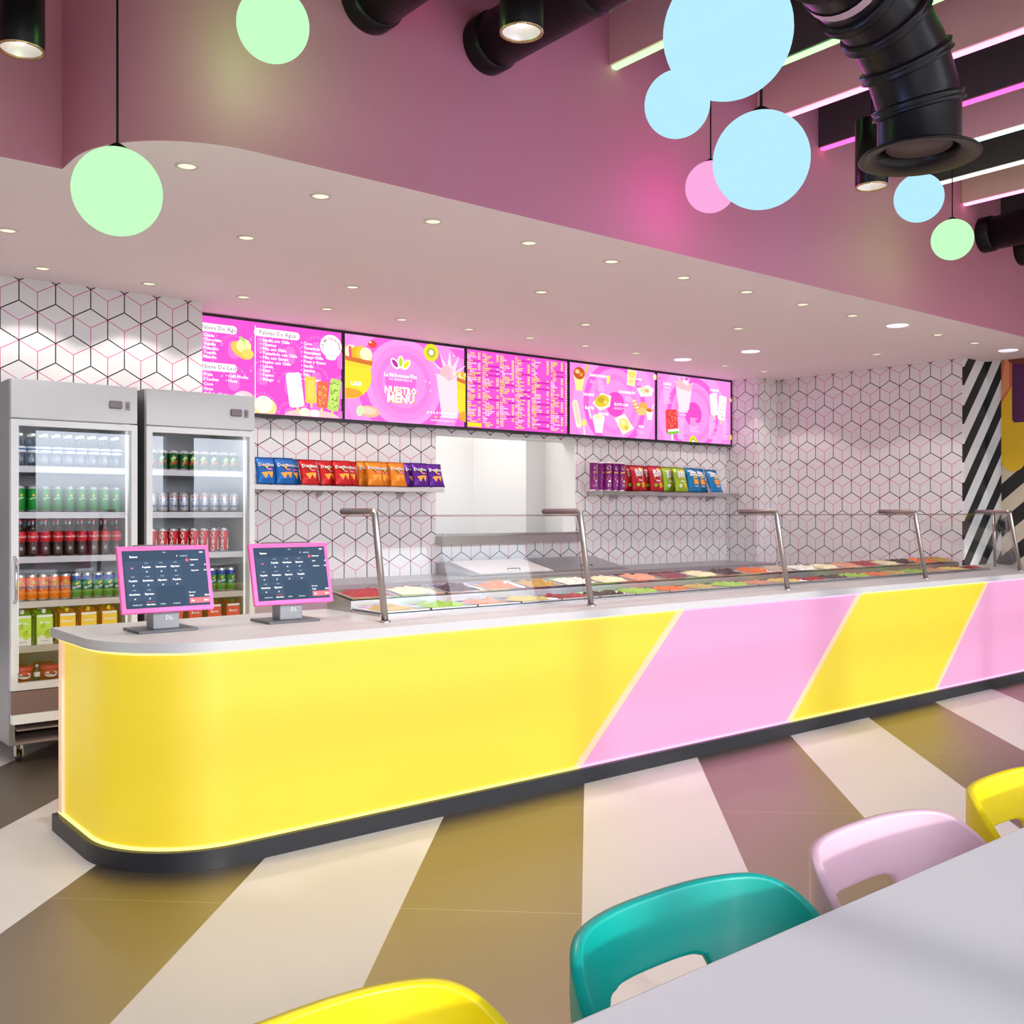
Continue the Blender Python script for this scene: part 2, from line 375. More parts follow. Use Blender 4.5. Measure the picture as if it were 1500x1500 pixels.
def duct(x, z, r, y0, y1, label):
    root = empty('ventilation_duct', (x, (y0+y1)/2, z-r), label, 'duct', 'ventilation ducts running into the pink fascia')
    c = (y0+y1)/2
    MB().tube([(0, y0-c, r), (0, y1-c, r)], r, black, 28).build('duct_pipe', root)
    MB().tube([(0, y1-c-.10, r), (0, y1-c-.085, r), (0, y1-c-.012, r), (0, y1-c-.002, r)], r, black, 28, radii=[r, r+.01, r+.01, r+.01]).build('collar', root)
    k = y1-.75
    while k > y0:
        MB().tube([(0, k-c-.03, r), (0, k-c-.015, r), (0, k-c+.015, r), (0, k-c+.03, r)], r, black, 28, radii=[r, r+.006, r+.006, r], cap=False).build('joint_ring', root); k -= .8
    MB().box(-.003, .003, y1-c-.45, y1-c-.444, 2*r-.002, TOP-z+r, black).build('hanger_rod', root)
duct(2.34, 3.66, .13, -2.4, FAS, 'black ventilation duct entering the fascia at the far left, cut by the top edge')
duct(3.00, 3.66, .13, -2.4, FAS, 'black ventilation duct entering the fascia behind the middle black spotlight')
duct(8.02, 3.61, .13, -2.4, FAS, 'black ventilation duct entering the fascia right of the green globe lamp')
duct(8.68, 3.61, .13, -2.4, FAS, 'black ventilation duct end at the right edge, farthest from the camera')
# big elbow duct with an open round diffuser
root = empty('elbow_duct', (3.116, 1.717, 2.577), 'large black elbow duct ending in a round flanged air diffuser', 'duct')
ctr = [(0, 0, 0), (0, 0, .13), (-.02, 0, .19), (-.10, 0, .30), (-.22, 0, .38), (-.38, 0, .42), (-.56, -.03, .43), (-.74, -.105, .43), (-1.1, -.30, .43), (-1.35, -.62, .43), (-2.2, -1.6, .43)]
MB().tube(ctr, .13, black, 32, cap=False).build('duct_pipe', root)
def ring_at(i, j, f, name='joint_ring', r=.147, w=.013):
    a, b = Vector(ctr[i]), Vector(ctr[j]); p = a.lerp(b, f); d = (b-a).normalized()
    MB().tube([p-d*w*1.4, p-d*w, p-d*w*.3, p+d*w*.3, p+d*w, p+d*w*1.4], .1, black, 32, radii=[.13, r, r-.006, r-.006, r, .13], cap=False).build(name, root)
ring_at(1, 2, .3); ring_at(2, 3, .75); ring_at(3, 4, .85); ring_at(4, 5, .8); ring_at(6, 7, .2)
band = MB(); band.tube([(-.475, -.016, .425), (-.44, -.010, .423)], .134, mat('duct_band', (.45, .28, .28), .4), 32, cap=False); band.build('pink_band', root, label='pale pink joint band')
MB().lathe([(.128, .02), (.128, .005), (.185, -.012), (.19, -.02), (.183, -.022), (.135, -.010), (.125, -.004), (.122, .03)], black, 40).build('flange', root)
MB().lathe([(0, .02), (.095, .02), (.125, .028), (.125, .04), (0, .04)], black, 40).build('diffuser_plate', root)
MB().lathe([(0, .012), (.1, .012), (.105, .018), (0, .019)], mat('diffuser_brown', (.06, .035, .035), .45), 40).build('diffuser_disc', root)
MB().box(-1.103, -1.097, -.303, -.297, .56, TOP-2.577, black).build('hanger_rod', root)
# cylinder spotlights
gold = mat('gold_ring', (.6, .42, .2), .25, 1)
for i, (x, y, z, lab) in enumerate(((.945, 4.0, 3.09, 'black cylinder spotlight at the top left corner beside the green globe lamp'),
                                    (2.365, 2.845, 3.155, 'black cylinder spotlight at top middle in front of a duct'),
                                    (4.6, 2.786, 3.03, 'black cylinder spotlight behind the flange of the big elbow duct'))):
    root = empty('spotlight', (x, y, z), lab, 'spotlight', 'black cylinder spotlights')
    MB().lathe([(.078, 0), (.08, .004), (.08, .33), (0, .33)], black, 32).build('housing', root)
    MB().lathe([(.08, .004), (.081, -.002), (.072, -.002), (.070, .004)], gold, 32).build('rim', root)
    MB().lathe([(.074, .005), (.06, .03), (.02, .05), (0, .05)], mat('reflector', (.8, .78, .76), .35, .6), 32).build('reflector', root)
    MB().lathe([(0, .022), (.014, .024), (.018, .035), (.018, .05), (0, .05)], emis('bulb', (1, .93, .84), 14), 16).build('bulb', root)
    MB().lathe([(.005, .33), (.005, (3.529 if i == 1 else TOP)-z)], black, 8).build('hanger_rod', root)
    ld = bpy.data.lights.new('spot_beam', 'SPOT'); ld.energy = 55 if i < 3 else 8; ld.spot_size = math.radians(105); ld.spot_blend = .35; ld.shadow_soft_size = .03 if i < 3 else .2; ld.color = (1, .86, .74)
    lo = bpy.data.objects.new('spot_beam', ld); COL.objects.link(lo); lo.parent = root; lo.location = (0, 0, .018)
# globe pendants: pixel centre and distance measured on the photo, turned into room positions
def room(px, py, Z):
    u, v = px-750, py-750; F = (.6320, .7749); Rr = (.7749, -.6320)
    return Vector((F[0]*Z+Rr[0]*u/1480*Z, F[1]*Z+Rr[1]*u/1480*Z, CAMZ-v/1480*Z))
GL = [(room(172, 281, 3.16), 'green', 'pale green globe pendant hanging over the left end of the counter'),
      (room(400, 37, 3.82), 'green', 'pale green globe pendant at the top, second from left'),
      (room(1066, 48, 2.13), 'blue', 'largest pale blue globe pendant, cut by the top edge'),
      (room(992, 153, 4.2), 'blue', 'small pale blue globe pendant partly behind the largest globe'),
      (room(1115, 235, 2.86), 'blue', 'pale blue globe pendant below the largest globe'),
      (room(1041, 274, 5.42), 'pink', 'pink globe pendant partly behind a blue globe'),
      (room(1346, 290, 5.75), 'blue', 'small pale blue globe pendant below the elbow duct'),
      (room(1395, 351, 6.8), 'green', 'small pale green globe pendant at the right near the fascia')]
GC = {'green': (.50, .92, .50), 'blue': (.42, .74, .87), 'pink': (.84, .36, .66)}
for p, c, lab in GL:
    root = empty('globe_pendant', p, lab, 'pendant lamp', 'coloured globe pendants')
    gm = emis('globe_'+c, GC[c], .80)
    if 'opal' not in gm:
        gm['opal'] = 1; nt = gm.node_tree; e_ = [n for n in nt.nodes if n.type == 'EMISSION'][0]; o_ = [n for n in nt.nodes if n.type == 'OUTPUT_MATERIAL'][0]
        t_ = nt.nodes.new('ShaderNodeBsdfTransparent'); x_ = nt.nodes.new('ShaderNodeMixShader'); x_.inputs[0].default_value = .94
        nt.links.new(t_.outputs[0], x_.inputs[1]); nt.links.new(e_.outputs[0], x_.inputs[2]); nt.links.new(x_.outputs[0], o_.inputs[0])
    ld = bpy.data.lights.new('globe_bulb', 'POINT'); ld.energy = {'green': 62, 'blue': 60, 'pink': 44}[c]; ld.color = {'green': (.25, 1, .2), 'blue': (.3, .4, 1), 'pink': (.85, .10, .70)}[c]; ld.shadow_soft_size = .1
    lo = bpy.data.objects.new('globe_bulb', ld); COL.objects.link(lo); lo.parent = root
    MB().lathe([(.135*math.sin(PI*i/28), -.135*math.cos(PI*i/28)) for i in range(29)], gm, 48).build('globe', root)
    MB().lathe([(.03, .131), (.03, .137), (.012, .15), (0, .15)], black, 16).build('cap', root)
    zt = 3.529 if abs(p.x-2.34) < .1 else TOP
    MB().lathe([(.004, .13), (.004, zt-p.z)], black, 8).build('cord', root)
# recessed downlights of the soffit
DL = [(1.651+.642*k, 4.22+.006*k, (k in (9, 12))) for k in range(13)]
DL += [(2.33, 5.12, 0), (4.44, 5.13, 0), (6.55, 5.15, 0), (8.62, 5.17, 0)]
DL += [(1.30, 5.78, 0), (3.38, 5.8, 0), (5.48, 5.8, 0), (7.58, 5.82, 1)]
DL += [(1.667+.645*k, 6.545, (k == 9)) for k in range(12)]
trim_m = mat('downlight_trim', (.72, .62, .55), .4); dl_e = emis('downlight_glow', (1, .90, .66), .85)
RN = {}
rows = ['front row', 'second row', 'third row', 'row along the tiled wall']
def rowof(i): return 0 if i < 13 else 1 if i < 17 else 2 if i < 21 else 3
for i, (x, y, big) in enumerate(DL):
    r = rowof(i); RN[r] = RN.get(r, 0)+1
    if big:
        lab = 'flat white ceiling disc, %s fitting from left, %s' % (ORD[RN[r]-1], rows[r])
        root = empty('ceiling_disc', (x, y, SOF), lab, 'ceiling disc', 'flat white discs in the soffit')
        MB().lathe([(0, -.006), (.078, -.006), (.085, 0), (0, 0)], mat('white_disc', (.9, .9, .95), .4, emit=(.9, .9, 1), es=.5), 28).build('cover', root)
        continue
    root = empty('recessed_downlight', (x, y, SOF), 'round recessed downlight, %s fitting from left, soffit %s' % (ORD[RN[r]-1], rows[r]), 'downlight', 'recessed downlights in the soffit')
    MB().lathe([(.037, -.001), (.040, -.006), (.050, -.004), (.052, 0)], trim_m, 24).build('trim_ring', root)
    MB().lathe([(0, -.0015), (.037, -.0015)], dl_e, 20, ).build('lens', root)
    ld = bpy.data.lights.new('downlight_beam', 'SPOT'); ld.energy = 15; ld.spot_size = math.radians(108); ld.spot_blend = .25; ld.shadow_soft_size = .04; ld.color = (1, .93, .86)
    lo = bpy.data.objects.new('downlight_beam', ld); COL.objects.link(lo); lo.parent = root; lo.location = (0, 0, -.012)

# ------------------------------------------------------------------ counter
def rounded(x0, y0, x1, y1, r, n=18):
    return [(x1, y0), ] + [(x0+r-r*math.sin(t), y0+r-r*math.cos(t)) for t in [PI/2*i/n for i in range(n+1)]] + [(x0, y1), (x1, y1)]
cnt = empty('service_counter', (1.7, 4.3, 0), 'long service counter glowing yellow and pink with a rounded left end', 'counter')
def cpart(poly, z0, z1, m, name, lab=None, smooth=True):
    mb = MB().prism(poly, z0, z1, m)
    for v in mb.bm.verts: v.co -= Vector((1.7, 4.3, 0))
    o = mb.build(name, cnt, lab)
    if smooth:
        for p in o.data.polygons: p.use_smooth = True
        o.data.set_sharp_from_angle(angle=math.radians(30))
    return o
cpart(rounded(1.24, 3.80, 9.893, 4.72, .46), 0, .075, base_dark, 'plinth')
cpart(rounded(1.264, 3.827, 9.89, 4.71, .44), .075, .085, led_mat(), 'lower_light_strip')
pan = MB().prism(rounded(1.275, 3.84, 9.89, 4.70, .43), .085, .852, panel_mat())
for v in pan.bm.verts: pass
po = pan.build('backlit_front')
po.parent = cnt; po.matrix_parent_inverse = Matrix.Translation((-1.7, -4.3, 0)); 
for p in po.data.polygons: p.use_smooth = True
po.data.set_sharp_from_angle(angle=math.radians(30))
cpart(rounded(1.262, 3.826, 9.89, 4.71, .44), .838, .852, MATS['counter_led'], 'upper_light_strip')
cpart(rounded(1.235, 3.79, 9.893, 4.725, .47), .852, .892, worktop, 'worktop')
ep = MB().box(1.262-1.7, 1.275-1.7, 4.655-4.3, 4.70-4.3, .085, .838, mat('end_strip', (.7, .42, .3), .4, emit=(1, .55, .36), es=.35)); ep.build('end_strip', cnt, 'pale peach end strip')

# ------------------------------------------------------------------ back counter, prep fridge lids, hatch sill, shelves
bc = empty('back_counter', (5.9, 7.0, 0), 'grey steel back counter running along the tiled wall', 'back counter')
MB().box(-3.05, 3.19, -.33, .318, 0, .82, steel).build('cabinet_body', bc)
MB().box(-3.07, 3.195, -.36, .318, .82, .855, mat('counter_steel', (.40, .39, .41), .35, .6), bevel=.003).build('steel_top', bc)
ch = empty('sloped_lid_cooler', (6.03, 7.05, .855), 'steel topping cooler with two sloping metal lids on the back counter', 'cooler')
MB().prism([(-.26, 0), (.24, 0), (.24, .10), (.20, .105), (-.26, .012)], -.94, .94, steel, axis=0).build('housing', ch)
lid_m = mat('marbled_lid', (.80, .78, .77), .3, .25)
for s in (0, 1):
    lm = MB(); x0, x1 = ((-.84, -.006), (.006, .90))[s]
    lm.prism([(-.255, .014), (.19, .104), (.19, .112), (-.255, .022)], x0, x1, lid_m if s == 0 else steel, axis=0); lo = lm.build('lid', ch, 'pale marbled steel lid' if s == 0 else None)
    cx = (x0+x1)/2
    hb = MB().tube([(cx-.07, -.20, .030), (cx-.07, -.20, .052), (cx+.07, -.20, .052), (cx+.07, -.20, .030)], .004, black, 8); hb.build('handle', lo)
sl = empty('serving_hatch_sill', (5.94, 7.32, 1.11), 'stainless sill below the white serving hatch', 'sill')
MB().box(-.84, .84, -.14, .18, .075, .10, chrome, bevel=.003).build('ledge', sl); MB().box(-.84, .84, -.12, .0, .0, .075, steel).build('apron', sl)
def shelf(x0, x1, label, m):
    r = empty('wall_shelf', ((x0+x1)/2, 7.21, 1.57), label, 'shelf', 'snack shelves on the tiled wall'); h = (x1-x0)/2
    MB().box(-h, h, -.11, .11, 0, .035, m, bevel=.002).build('board', r)
    for k in (-.7, 0, .7):
        MB().prism([(.11, 0), (.11, -.06), (.10, -.06), (-.02, -.008), (-.02, 0)], k*h-.008, k*h+.008, m, axis=0).build('bracket', r)
shelf(2.83, 5.04, 'pale grey wall shelf holding triangle chip bags, left of the hatch', mat('shelf_grey', (.60, .58, .58), .4, .3))
shelf(6.924, 9.06, 'steel wall shelf holding snack tubes and bags, right of the hatch', steel)

# ------------------------------------------------------------------ menu screens
def clip_rect(P, u0, v0, u1, v1):
    def cl(P, i, lim, sgn):
        out = []
        for a, b in zip(P, P[1:]+P[:1]):
            ia, ib = sgn*(a[i]-lim) >= 0, sgn*(b[i]-lim) >= 0
            if ia: out.append(a)
            if ia != ib:
                t = (lim-a[i])/(b[i]-a[i]); out.append((a[0]+(b[0]-a[0])*t, a[1]+(b[1]-a[1])*t))
        return out
    for i, lim, sg in ((0, u0, 1), (0, u1, -1), (1, v0, 1), (1, v1, -1)):
        if P: P = cl(P, i, lim, sg)
    return P
class Canvas:                                        # u to the right, v downwards, layered pictures on a flat display
    def __init__(s, w, h, bg, glow): s.w, s.h, s.mb, s.l, s.g = w, h, MB(), 0, glow; s.rect(0, 0, w, h, bg)
    def m(s, c):
        return emis('screen_%d_%d_%d_%d' % (*c, int(s.g*100)), srgb(*c), s.g)
    def poly(s, P, c, new=True):
        if new: s.l += 1
        P = clip_rect(P, 0, 0, s.w, s.h)
        if len(P) > 2: s.mb.face([(p[0]-s.w/2, -.0004*s.l, s.h-p[1]) for p in P], s.m(c))
    def rect(s, u0, v0, u1, v1, c, new=True): s.poly([(u0, v0), (u1, v0), (u1, v1), (u0, v1)], c, new)
    def ell(s, u, v, a, b, c, rot=0, n=28, new=True, t0=0, t1=2*PI):
        s.poly([(u+a*math.cos(t)*math.cos(rot)-b*math.sin(t)*math.sin(rot), v+a*math.cos(t)*math.sin(rot)+b*math.sin(t)*math.cos(rot)) for t in [t0+(t1-t0)*i/n for i in range(n+1)]][:None if t1-t0 < 6.2 else -1], c, new)
    def rrect(s, u0, v0, u1, v1, r, c, rot=0):
        P = []
        for cx, cy, t in ((u1-r, v1-r, 0), (u0+r, v1-r, PI/2), (u0+r, v0+r, PI), (u1-r, v0+r, 1.5*PI)):
            P += [(cx+r*math.cos(t+PI/2*i/5), cy+r*math.sin(t+PI/2*i/5)) for i in range(6)]
        mu_, mv = (u0+u1)/2, (v0+v1)/2
        P = [(mu_+(p[0]-mu_)*math.cos(rot)-(p[1]-mv)*math.sin(rot), mv+(p[0]-mu_)*math.sin(rot)+(p[1]-mv)*math.cos(rot)) for p in P]
        s.poly(P, c)
    def text(s, t, u, v, size, c, bold=.02, align='LEFT', new=True, maxw=None):
        if new: s.l += 1
        T, w = text_tris(t, size, bold, align)
        k = min(1, maxw/w) if maxw else 1
        for tr in T:
            P = clip_rect([(u+p[0]*k, v-p[1]) for p in tr], 0, 0, s.w, s.h)
            if len(P) > 2: s.mb.face([(p[0]-s.w/2, -.0004*s.l, s.h-p[1]) for p in P], s.m(c))
    def arctext(s, t, u, v, r, size, c, bold=.02, spread=None):
        s.l += 1; n = len(t); sp_ = spread or size*.8/r
        for i, chh in enumerate(t):
            a = (i-(n-1)/2)*sp_
            T, w = text_tris(chh, size, bold, 'CENTER') if chh.strip() else ([], 0)
            for tr in T:
                P = clip_rect([(u+(r+p[1])*math.sin(a)+p[0]*math.cos(a), v-(r+p[1])*math.cos(a)+p[0]*math.sin(a)) for p in tr], 0, 0, s.w, s.h)
                if len(P) > 2: s.mb.face([(p[0]-s.w/2, -.0004*s.l, s.h-p[1]) for p in P], s.m(c))
WH = (255, 255, 255); PK = (244, 88, 208); PL = (246, 140, 224); PM = (240, 104, 214)
SW, SH = 1.212, .700
def popsicle(c, u, v, w, h, col, rot=0, speck=None):
    c.rrect(u-w*.10+h*.5*math.sin(-rot)*1.15, v+h*.42, u+w*.10+h*.5*math.sin(-rot)*1.15, v+h*.68, .01, (250, 215, 160), rot)
    c.rrect(u-w/2, v-h/2, u+w/2, v+h/2, w*.18, col, rot)
    c.rrect(u-w*.3, v-h*.36, u+w*.3, v+h*.36, w*.12, tuple(min(255, int(x*1.03+8)) for x in col), rot)
    rnd = random.Random(int(u*1000))
    if speck:
        c.l += 1
        for _ in range(22): c.ell(u+rnd.uniform(-.36, .36)*w, v+rnd.uniform(-.4, .4)*h, .006, .009, speck, rnd.uniform(0, 3), 6, new=False)
def cup(c, u, v, w, h, body, top, splash=False):
    c.poly([(u-w/2, v-h*.25), (u+w/2, v-h*.25), (u+w*.3, v+h/2), (u-w*.3, v+h/2)], body)
    rnd = random.Random(int(u*977)); 
    if splash:
        for k in range(7):
            a = -PI*k/6; c.poly([(u-w*.15, v-h*.2), (u+w*.15, v-h*.2), (u+w*.75*math.cos(a), v-h*.25+h*.42*math.sin(a))], body, new=(k == 0))
    c.l += 1
    for k in range(9): c.ell(u+rnd.uniform(-.35, .35)*w, v-h*.3+rnd.uniform(-.1, .08)*h, w*.17, w*.15, top if k % 3 else body, 0, 12, new=False); c.l += 1 if k % 3 == 0 else 0
def menu1(c):
    for i in range(6):
        for j in range(3):
            u, v = .06+.23*i, .14+.24*j+(.06 if i % 2 else 0)
            c.rrect(u-.045, v-.04, u+.045, v+.10, .04, (247, 122, 216)); c.arctext('MICHOACANA', u, v+.02, .088, .030, (250, 150, 226), .01, .30)
    c.rect(.452, .03, .459, .70, WH)
    for (t, u, v, w) in (('Nieve De Agua', .02, .055, .29), ('Nieve De Leche', .02, .345, .29), ('Paletas De Agua', .475, .045, .355)):
        c.rrect(u-.03, v, u+w, v+.062, .031, WH); c.text(t, u+.015, v+.046, .047, (165, 120, 150), .01)
    for k, t in enumerate(('Chicle', 'Chocolate', 'Vainilla', 'Pistachio', 'Tequila', 'Mancha')): c.text(t, .045, .155+.032*k, .033, WH, .035)
    for k, t in enumerate(('Fresa', '3 Leches', 'Coco', 'Oreo', 'Galletas Marias', 'Fresas con Leche')): c.text(t, .045, .445+.036*k, .033, WH, .035)
    for k, t in enumerate(('Caf\u00e9 Mocha', 'Nuez')): c.text('\u2022 '+t, .215, .445+.036*k, .033, WH, .035)
    for k, t in enumerate(('Sandia con Chile', 'Chamoy', 'Pi\u00f1a con Chile', 'Tamarindo con Chile', 'Pi\u00f1a con Queso', 'Pepino con Chile', 'Limon', 'Kiwi', 'Pepino', 'Mango')): c.text('\u2022 '+t, .49, .145+.0335*k, .034, WH, .035)
    for k, t in enumerate(('Coco', 'Tamarindo', 'Guanabana', 'Mango Chile', 'Fresa y Queso', 'Sandia', 'Jamaica', 'Pi\u00f1a', 'Guanabana')): c.text('\u2022 '+t, .835, .135+.0355*k, .034, WH, .035)
    c.ell(1.10, .125, .098, .092, WH); c.rrect(1.05, .12, 1.15, .235, .03, WH); c.arctext('LA MICHOACANA', 1.10, .145, .070, .030, (190, 60, 120), .01, .25)
    c.ell(.34, .235, .095, .055, (250, 200, 90), .5); c.ell(.355, .20, .06, .055, (255, 240, 170)); c.ell(.385, .255, .05, .035, (252, 215, 110)); c.ell(.345, .15, .03, .012, (180, 220, 130), .6)
    c.ell(.355, .60, .085, .06, (250, 210, 215)); c.ell(.34, .59, .055, .025, (255, 232, 236), .3); c.ell(.42, .655, .05, .04, (250, 225, 225))
    c.ell(.53, .655, .095, .075, (252, 225, 150)); c.ell(.515, .63, .075, .065, (255, 250, 225))
    c.ell(.93, .70, .24, .055, (250, 205, 200)); popsicle(c, .78, .50, .13, .27, (252, 250, 248), -.14); popsicle(c, .915, .49, .10, .21, (255, 205, 90), -.05)
    popsicle(c, 1.02, .52, .095, .21, (240, 110, 80), .06, (255, 190, 90)); popsicle(c, 1.125, .515, .10, .26, (190, 220, 110), .12, (120, 150, 60))
    c.ell(.86, .675, .045, .04, (240, 245, 220)); c.ell(.95, .68, .04, .035, (255, 250, 245))
def rings(c, u, v, rr, cols):
    for r, col in zip(rr, cols): c.ell(u, v, r, r*.97, col, n=48)
def kiwi(c, u, v, r):
    c.ell(u, v, r, r*.98, (225, 225, 40)); c.ell(u, v, r*.72, r*.7, (215, 220, 60)); c.ell(u, v, r*.5, r*.48, (150, 140, 60)); c.ell(u, v, r*.36, r*.35, (250, 248, 210))
def mcup(c, u, v, w, h):
    c.ell(u, v+h*.1, w/2, h*.42, (252, 225, 60)); c.rect(u-w*.5, v-h*.25, u+w*.5, v-h*.05, (250, 215, 60)); c.l += 1
    for k in range(8): c.ell(u-w*.4+w*.11*k, v-h*.32+.01*(k % 2), w*.14, w*.13, ((255, 200, 60), (255, 245, 200), (250, 180, 60))[k % 3], new=False); c.l += 1
    c.poly([(u-w*.53, v-h*.27), (u+w*.53, v-h*.18), (u+w*.5, v-h*.10), (u-w*.53, v-h*.2)], (215, 120, 60)); c.ell(u-.02, v+h*.42, w*.33, h*.09, (250, 170, 60))
def menu2(c):
    c.ell(.60, .36, .62, .60, (246, 150, 226), n=48); c.rect(0, 0, .0001, .0001, PL)
    rings(c, .58, .36, (.47, .385, .33, .27, .22), (PM, (247, 158, 230), (246, 146, 226), (244, 134, 222), (247, 150, 228)))
    c.poly([(1.05, .02), (1.212, .02), (1.212, .10), (1.14, .09)], PM); c.poly([(1.1, .70), (1.17, .58), (1.212, .66), (1.212, .70)], PM)
    c.ell(.54, .345, .155, .155, (243, 112, 214), t0=-.15, t1=PI+.15, n=24)
    for a, col in ((-.75, (190, 60, 170)), (0, (190, 220, 60)), (.75, (240, 225, 60))):
        c.ell(.54+.075*math.sin(a)*1.1, .215-.065*math.cos(a)+.035, .032, .055, WH, a); c.ell(.54+.075*math.sin(a)*1.1, .215-.065*math.cos(a)+.033, .020, .040, col, a)
    c.text('La Michoacana Plus', .54, .315, .046, WH, .03, 'CENTER', maxw=.33); c.text('ICE CREAM PARLOR', .54, .345, .026, WH, .02, 'CENTER', maxw=.33)
    for d, col in ((.007, (240, 110, 60)), (.004, (250, 205, 70)), (0, WH)):
        c.text('NUESTRO', .54+d, .455+d, .084, col, .034, 'CENTER', maxw=.32); c.text('MENU', .54+d, .53+d, .100, col, .036, 'CENTER')
    mcup(c, .04, .29, .42, .46); c.poly([(.03, .10), (.055, .10), (.06, .20), (.035, .20)], (240, 90, 120)); c.text('UAS!', .10, .42, .05, WH, .04, 'CENTER')
    c.ell(.255, .065, .042, .032, (235, 80, 60)); c.rect(.255, .005, .258, .04, (200, 60, 60)); c.ell(.235, .05, .012, .007, WH)
    kiwi(c, .845, .075, .077)
    cup(c, 1.04, .38, .28, .50, (246, 222, 232), (240, 190, 200), True); mcup(c, 1.22, .40, .20, .50)
    for p in ((.78, .33), (.82, .34), (.83, .41), (1.08, .08), (1.02, .14)): c.ell(*p, .006, .006, WH)
    c.ell(.22, .625, .095, .047, (250, 190, 150), .1); c.ell(.21, .62, .075, .030, (252, 215, 190), .1); c.ell(.13, .625, .035, .045, (215, 240, 190), .3)
    for k, (t, u) in enumerate((('@lamichoacanaplus', .92), ('lamichoacanaplus', .93), ('www.lamichoacanaplus.com', .83))): c.text(t, u, .60+.033*k, .022, WH, .02)
    c.ell(.885, .63, .014, .010, (250, 210, 80))
    for k in range(4): c.ell(.80+.033*k, .60-.004, .010, .010, WH)
def menu3(c):
    rnd = random.Random(3); YE = (250, 225, 100); WP = (255, 225, 245)
    cols = [(.005, .155), (.175, .195), (.375, .175), (.555, .185), (.755, .22), (.99, .165)]
    for (u0, w) in cols:
        v = .02
        while v < .675:
            k = rnd.random()
            if k < .13:
                c.rect(u0, v, u0+w, v+.018, (214, 50, 180), new=False); c.l += 0; c.text(rnd.choice(('PALETAS', 'NIEVES', 'AGUAS', 'FRUTAS', 'ELOTES', 'RASPADOS')), u0+.004, v+.0155, .018, YE, .05, maxw=w*.6); v += .024
            else:
                wd = rnd.choice(('Fresa', 'Mango con chile', 'Pi\u00f1a', 'Tamarindo', 'Coco', 'Limon', 'Sandia natural', 'Guanabana', 'Vainilla', 'Fruta picada', 'Queso'))
                col = YE if rnd.random() < .62 else WP
                c.text(wd, u0+rnd.choice((.003, .003, .03)), v+.0125, .0185, col, .06, new=False, maxw=w*.66)
                if rnd.random() < .72: c.text('$%d' % rnd.randint(25, 95), u0+w-.004, v+.0125, .0185, YE if rnd.random() < .7 else WP, .06, 'RIGHT', new=False)
                v += .0172
    for i in range(26):
        c.text(rnd.choice(('$%d' % rnd.randint(20, 99),)), 1.205, .035+.0235*i, .0185, YE if i % 3 else WP, .06, 'RIGHT', new=False)
    c.rect(.005, .655, .16, .692, (252, 225, 50)); c.rect(.165, 0, .169, .7, PK)
def lines(c, u, v, n, w, al=(252, 200, 240), dv=.013):
    rnd = random.Random(int(u*999)); c.l += 1
    for k in range(n): c.rect(u, v+k*dv, u+w*rnd.uniform(.5, 1), v+k*dv+.006, al, new=False)
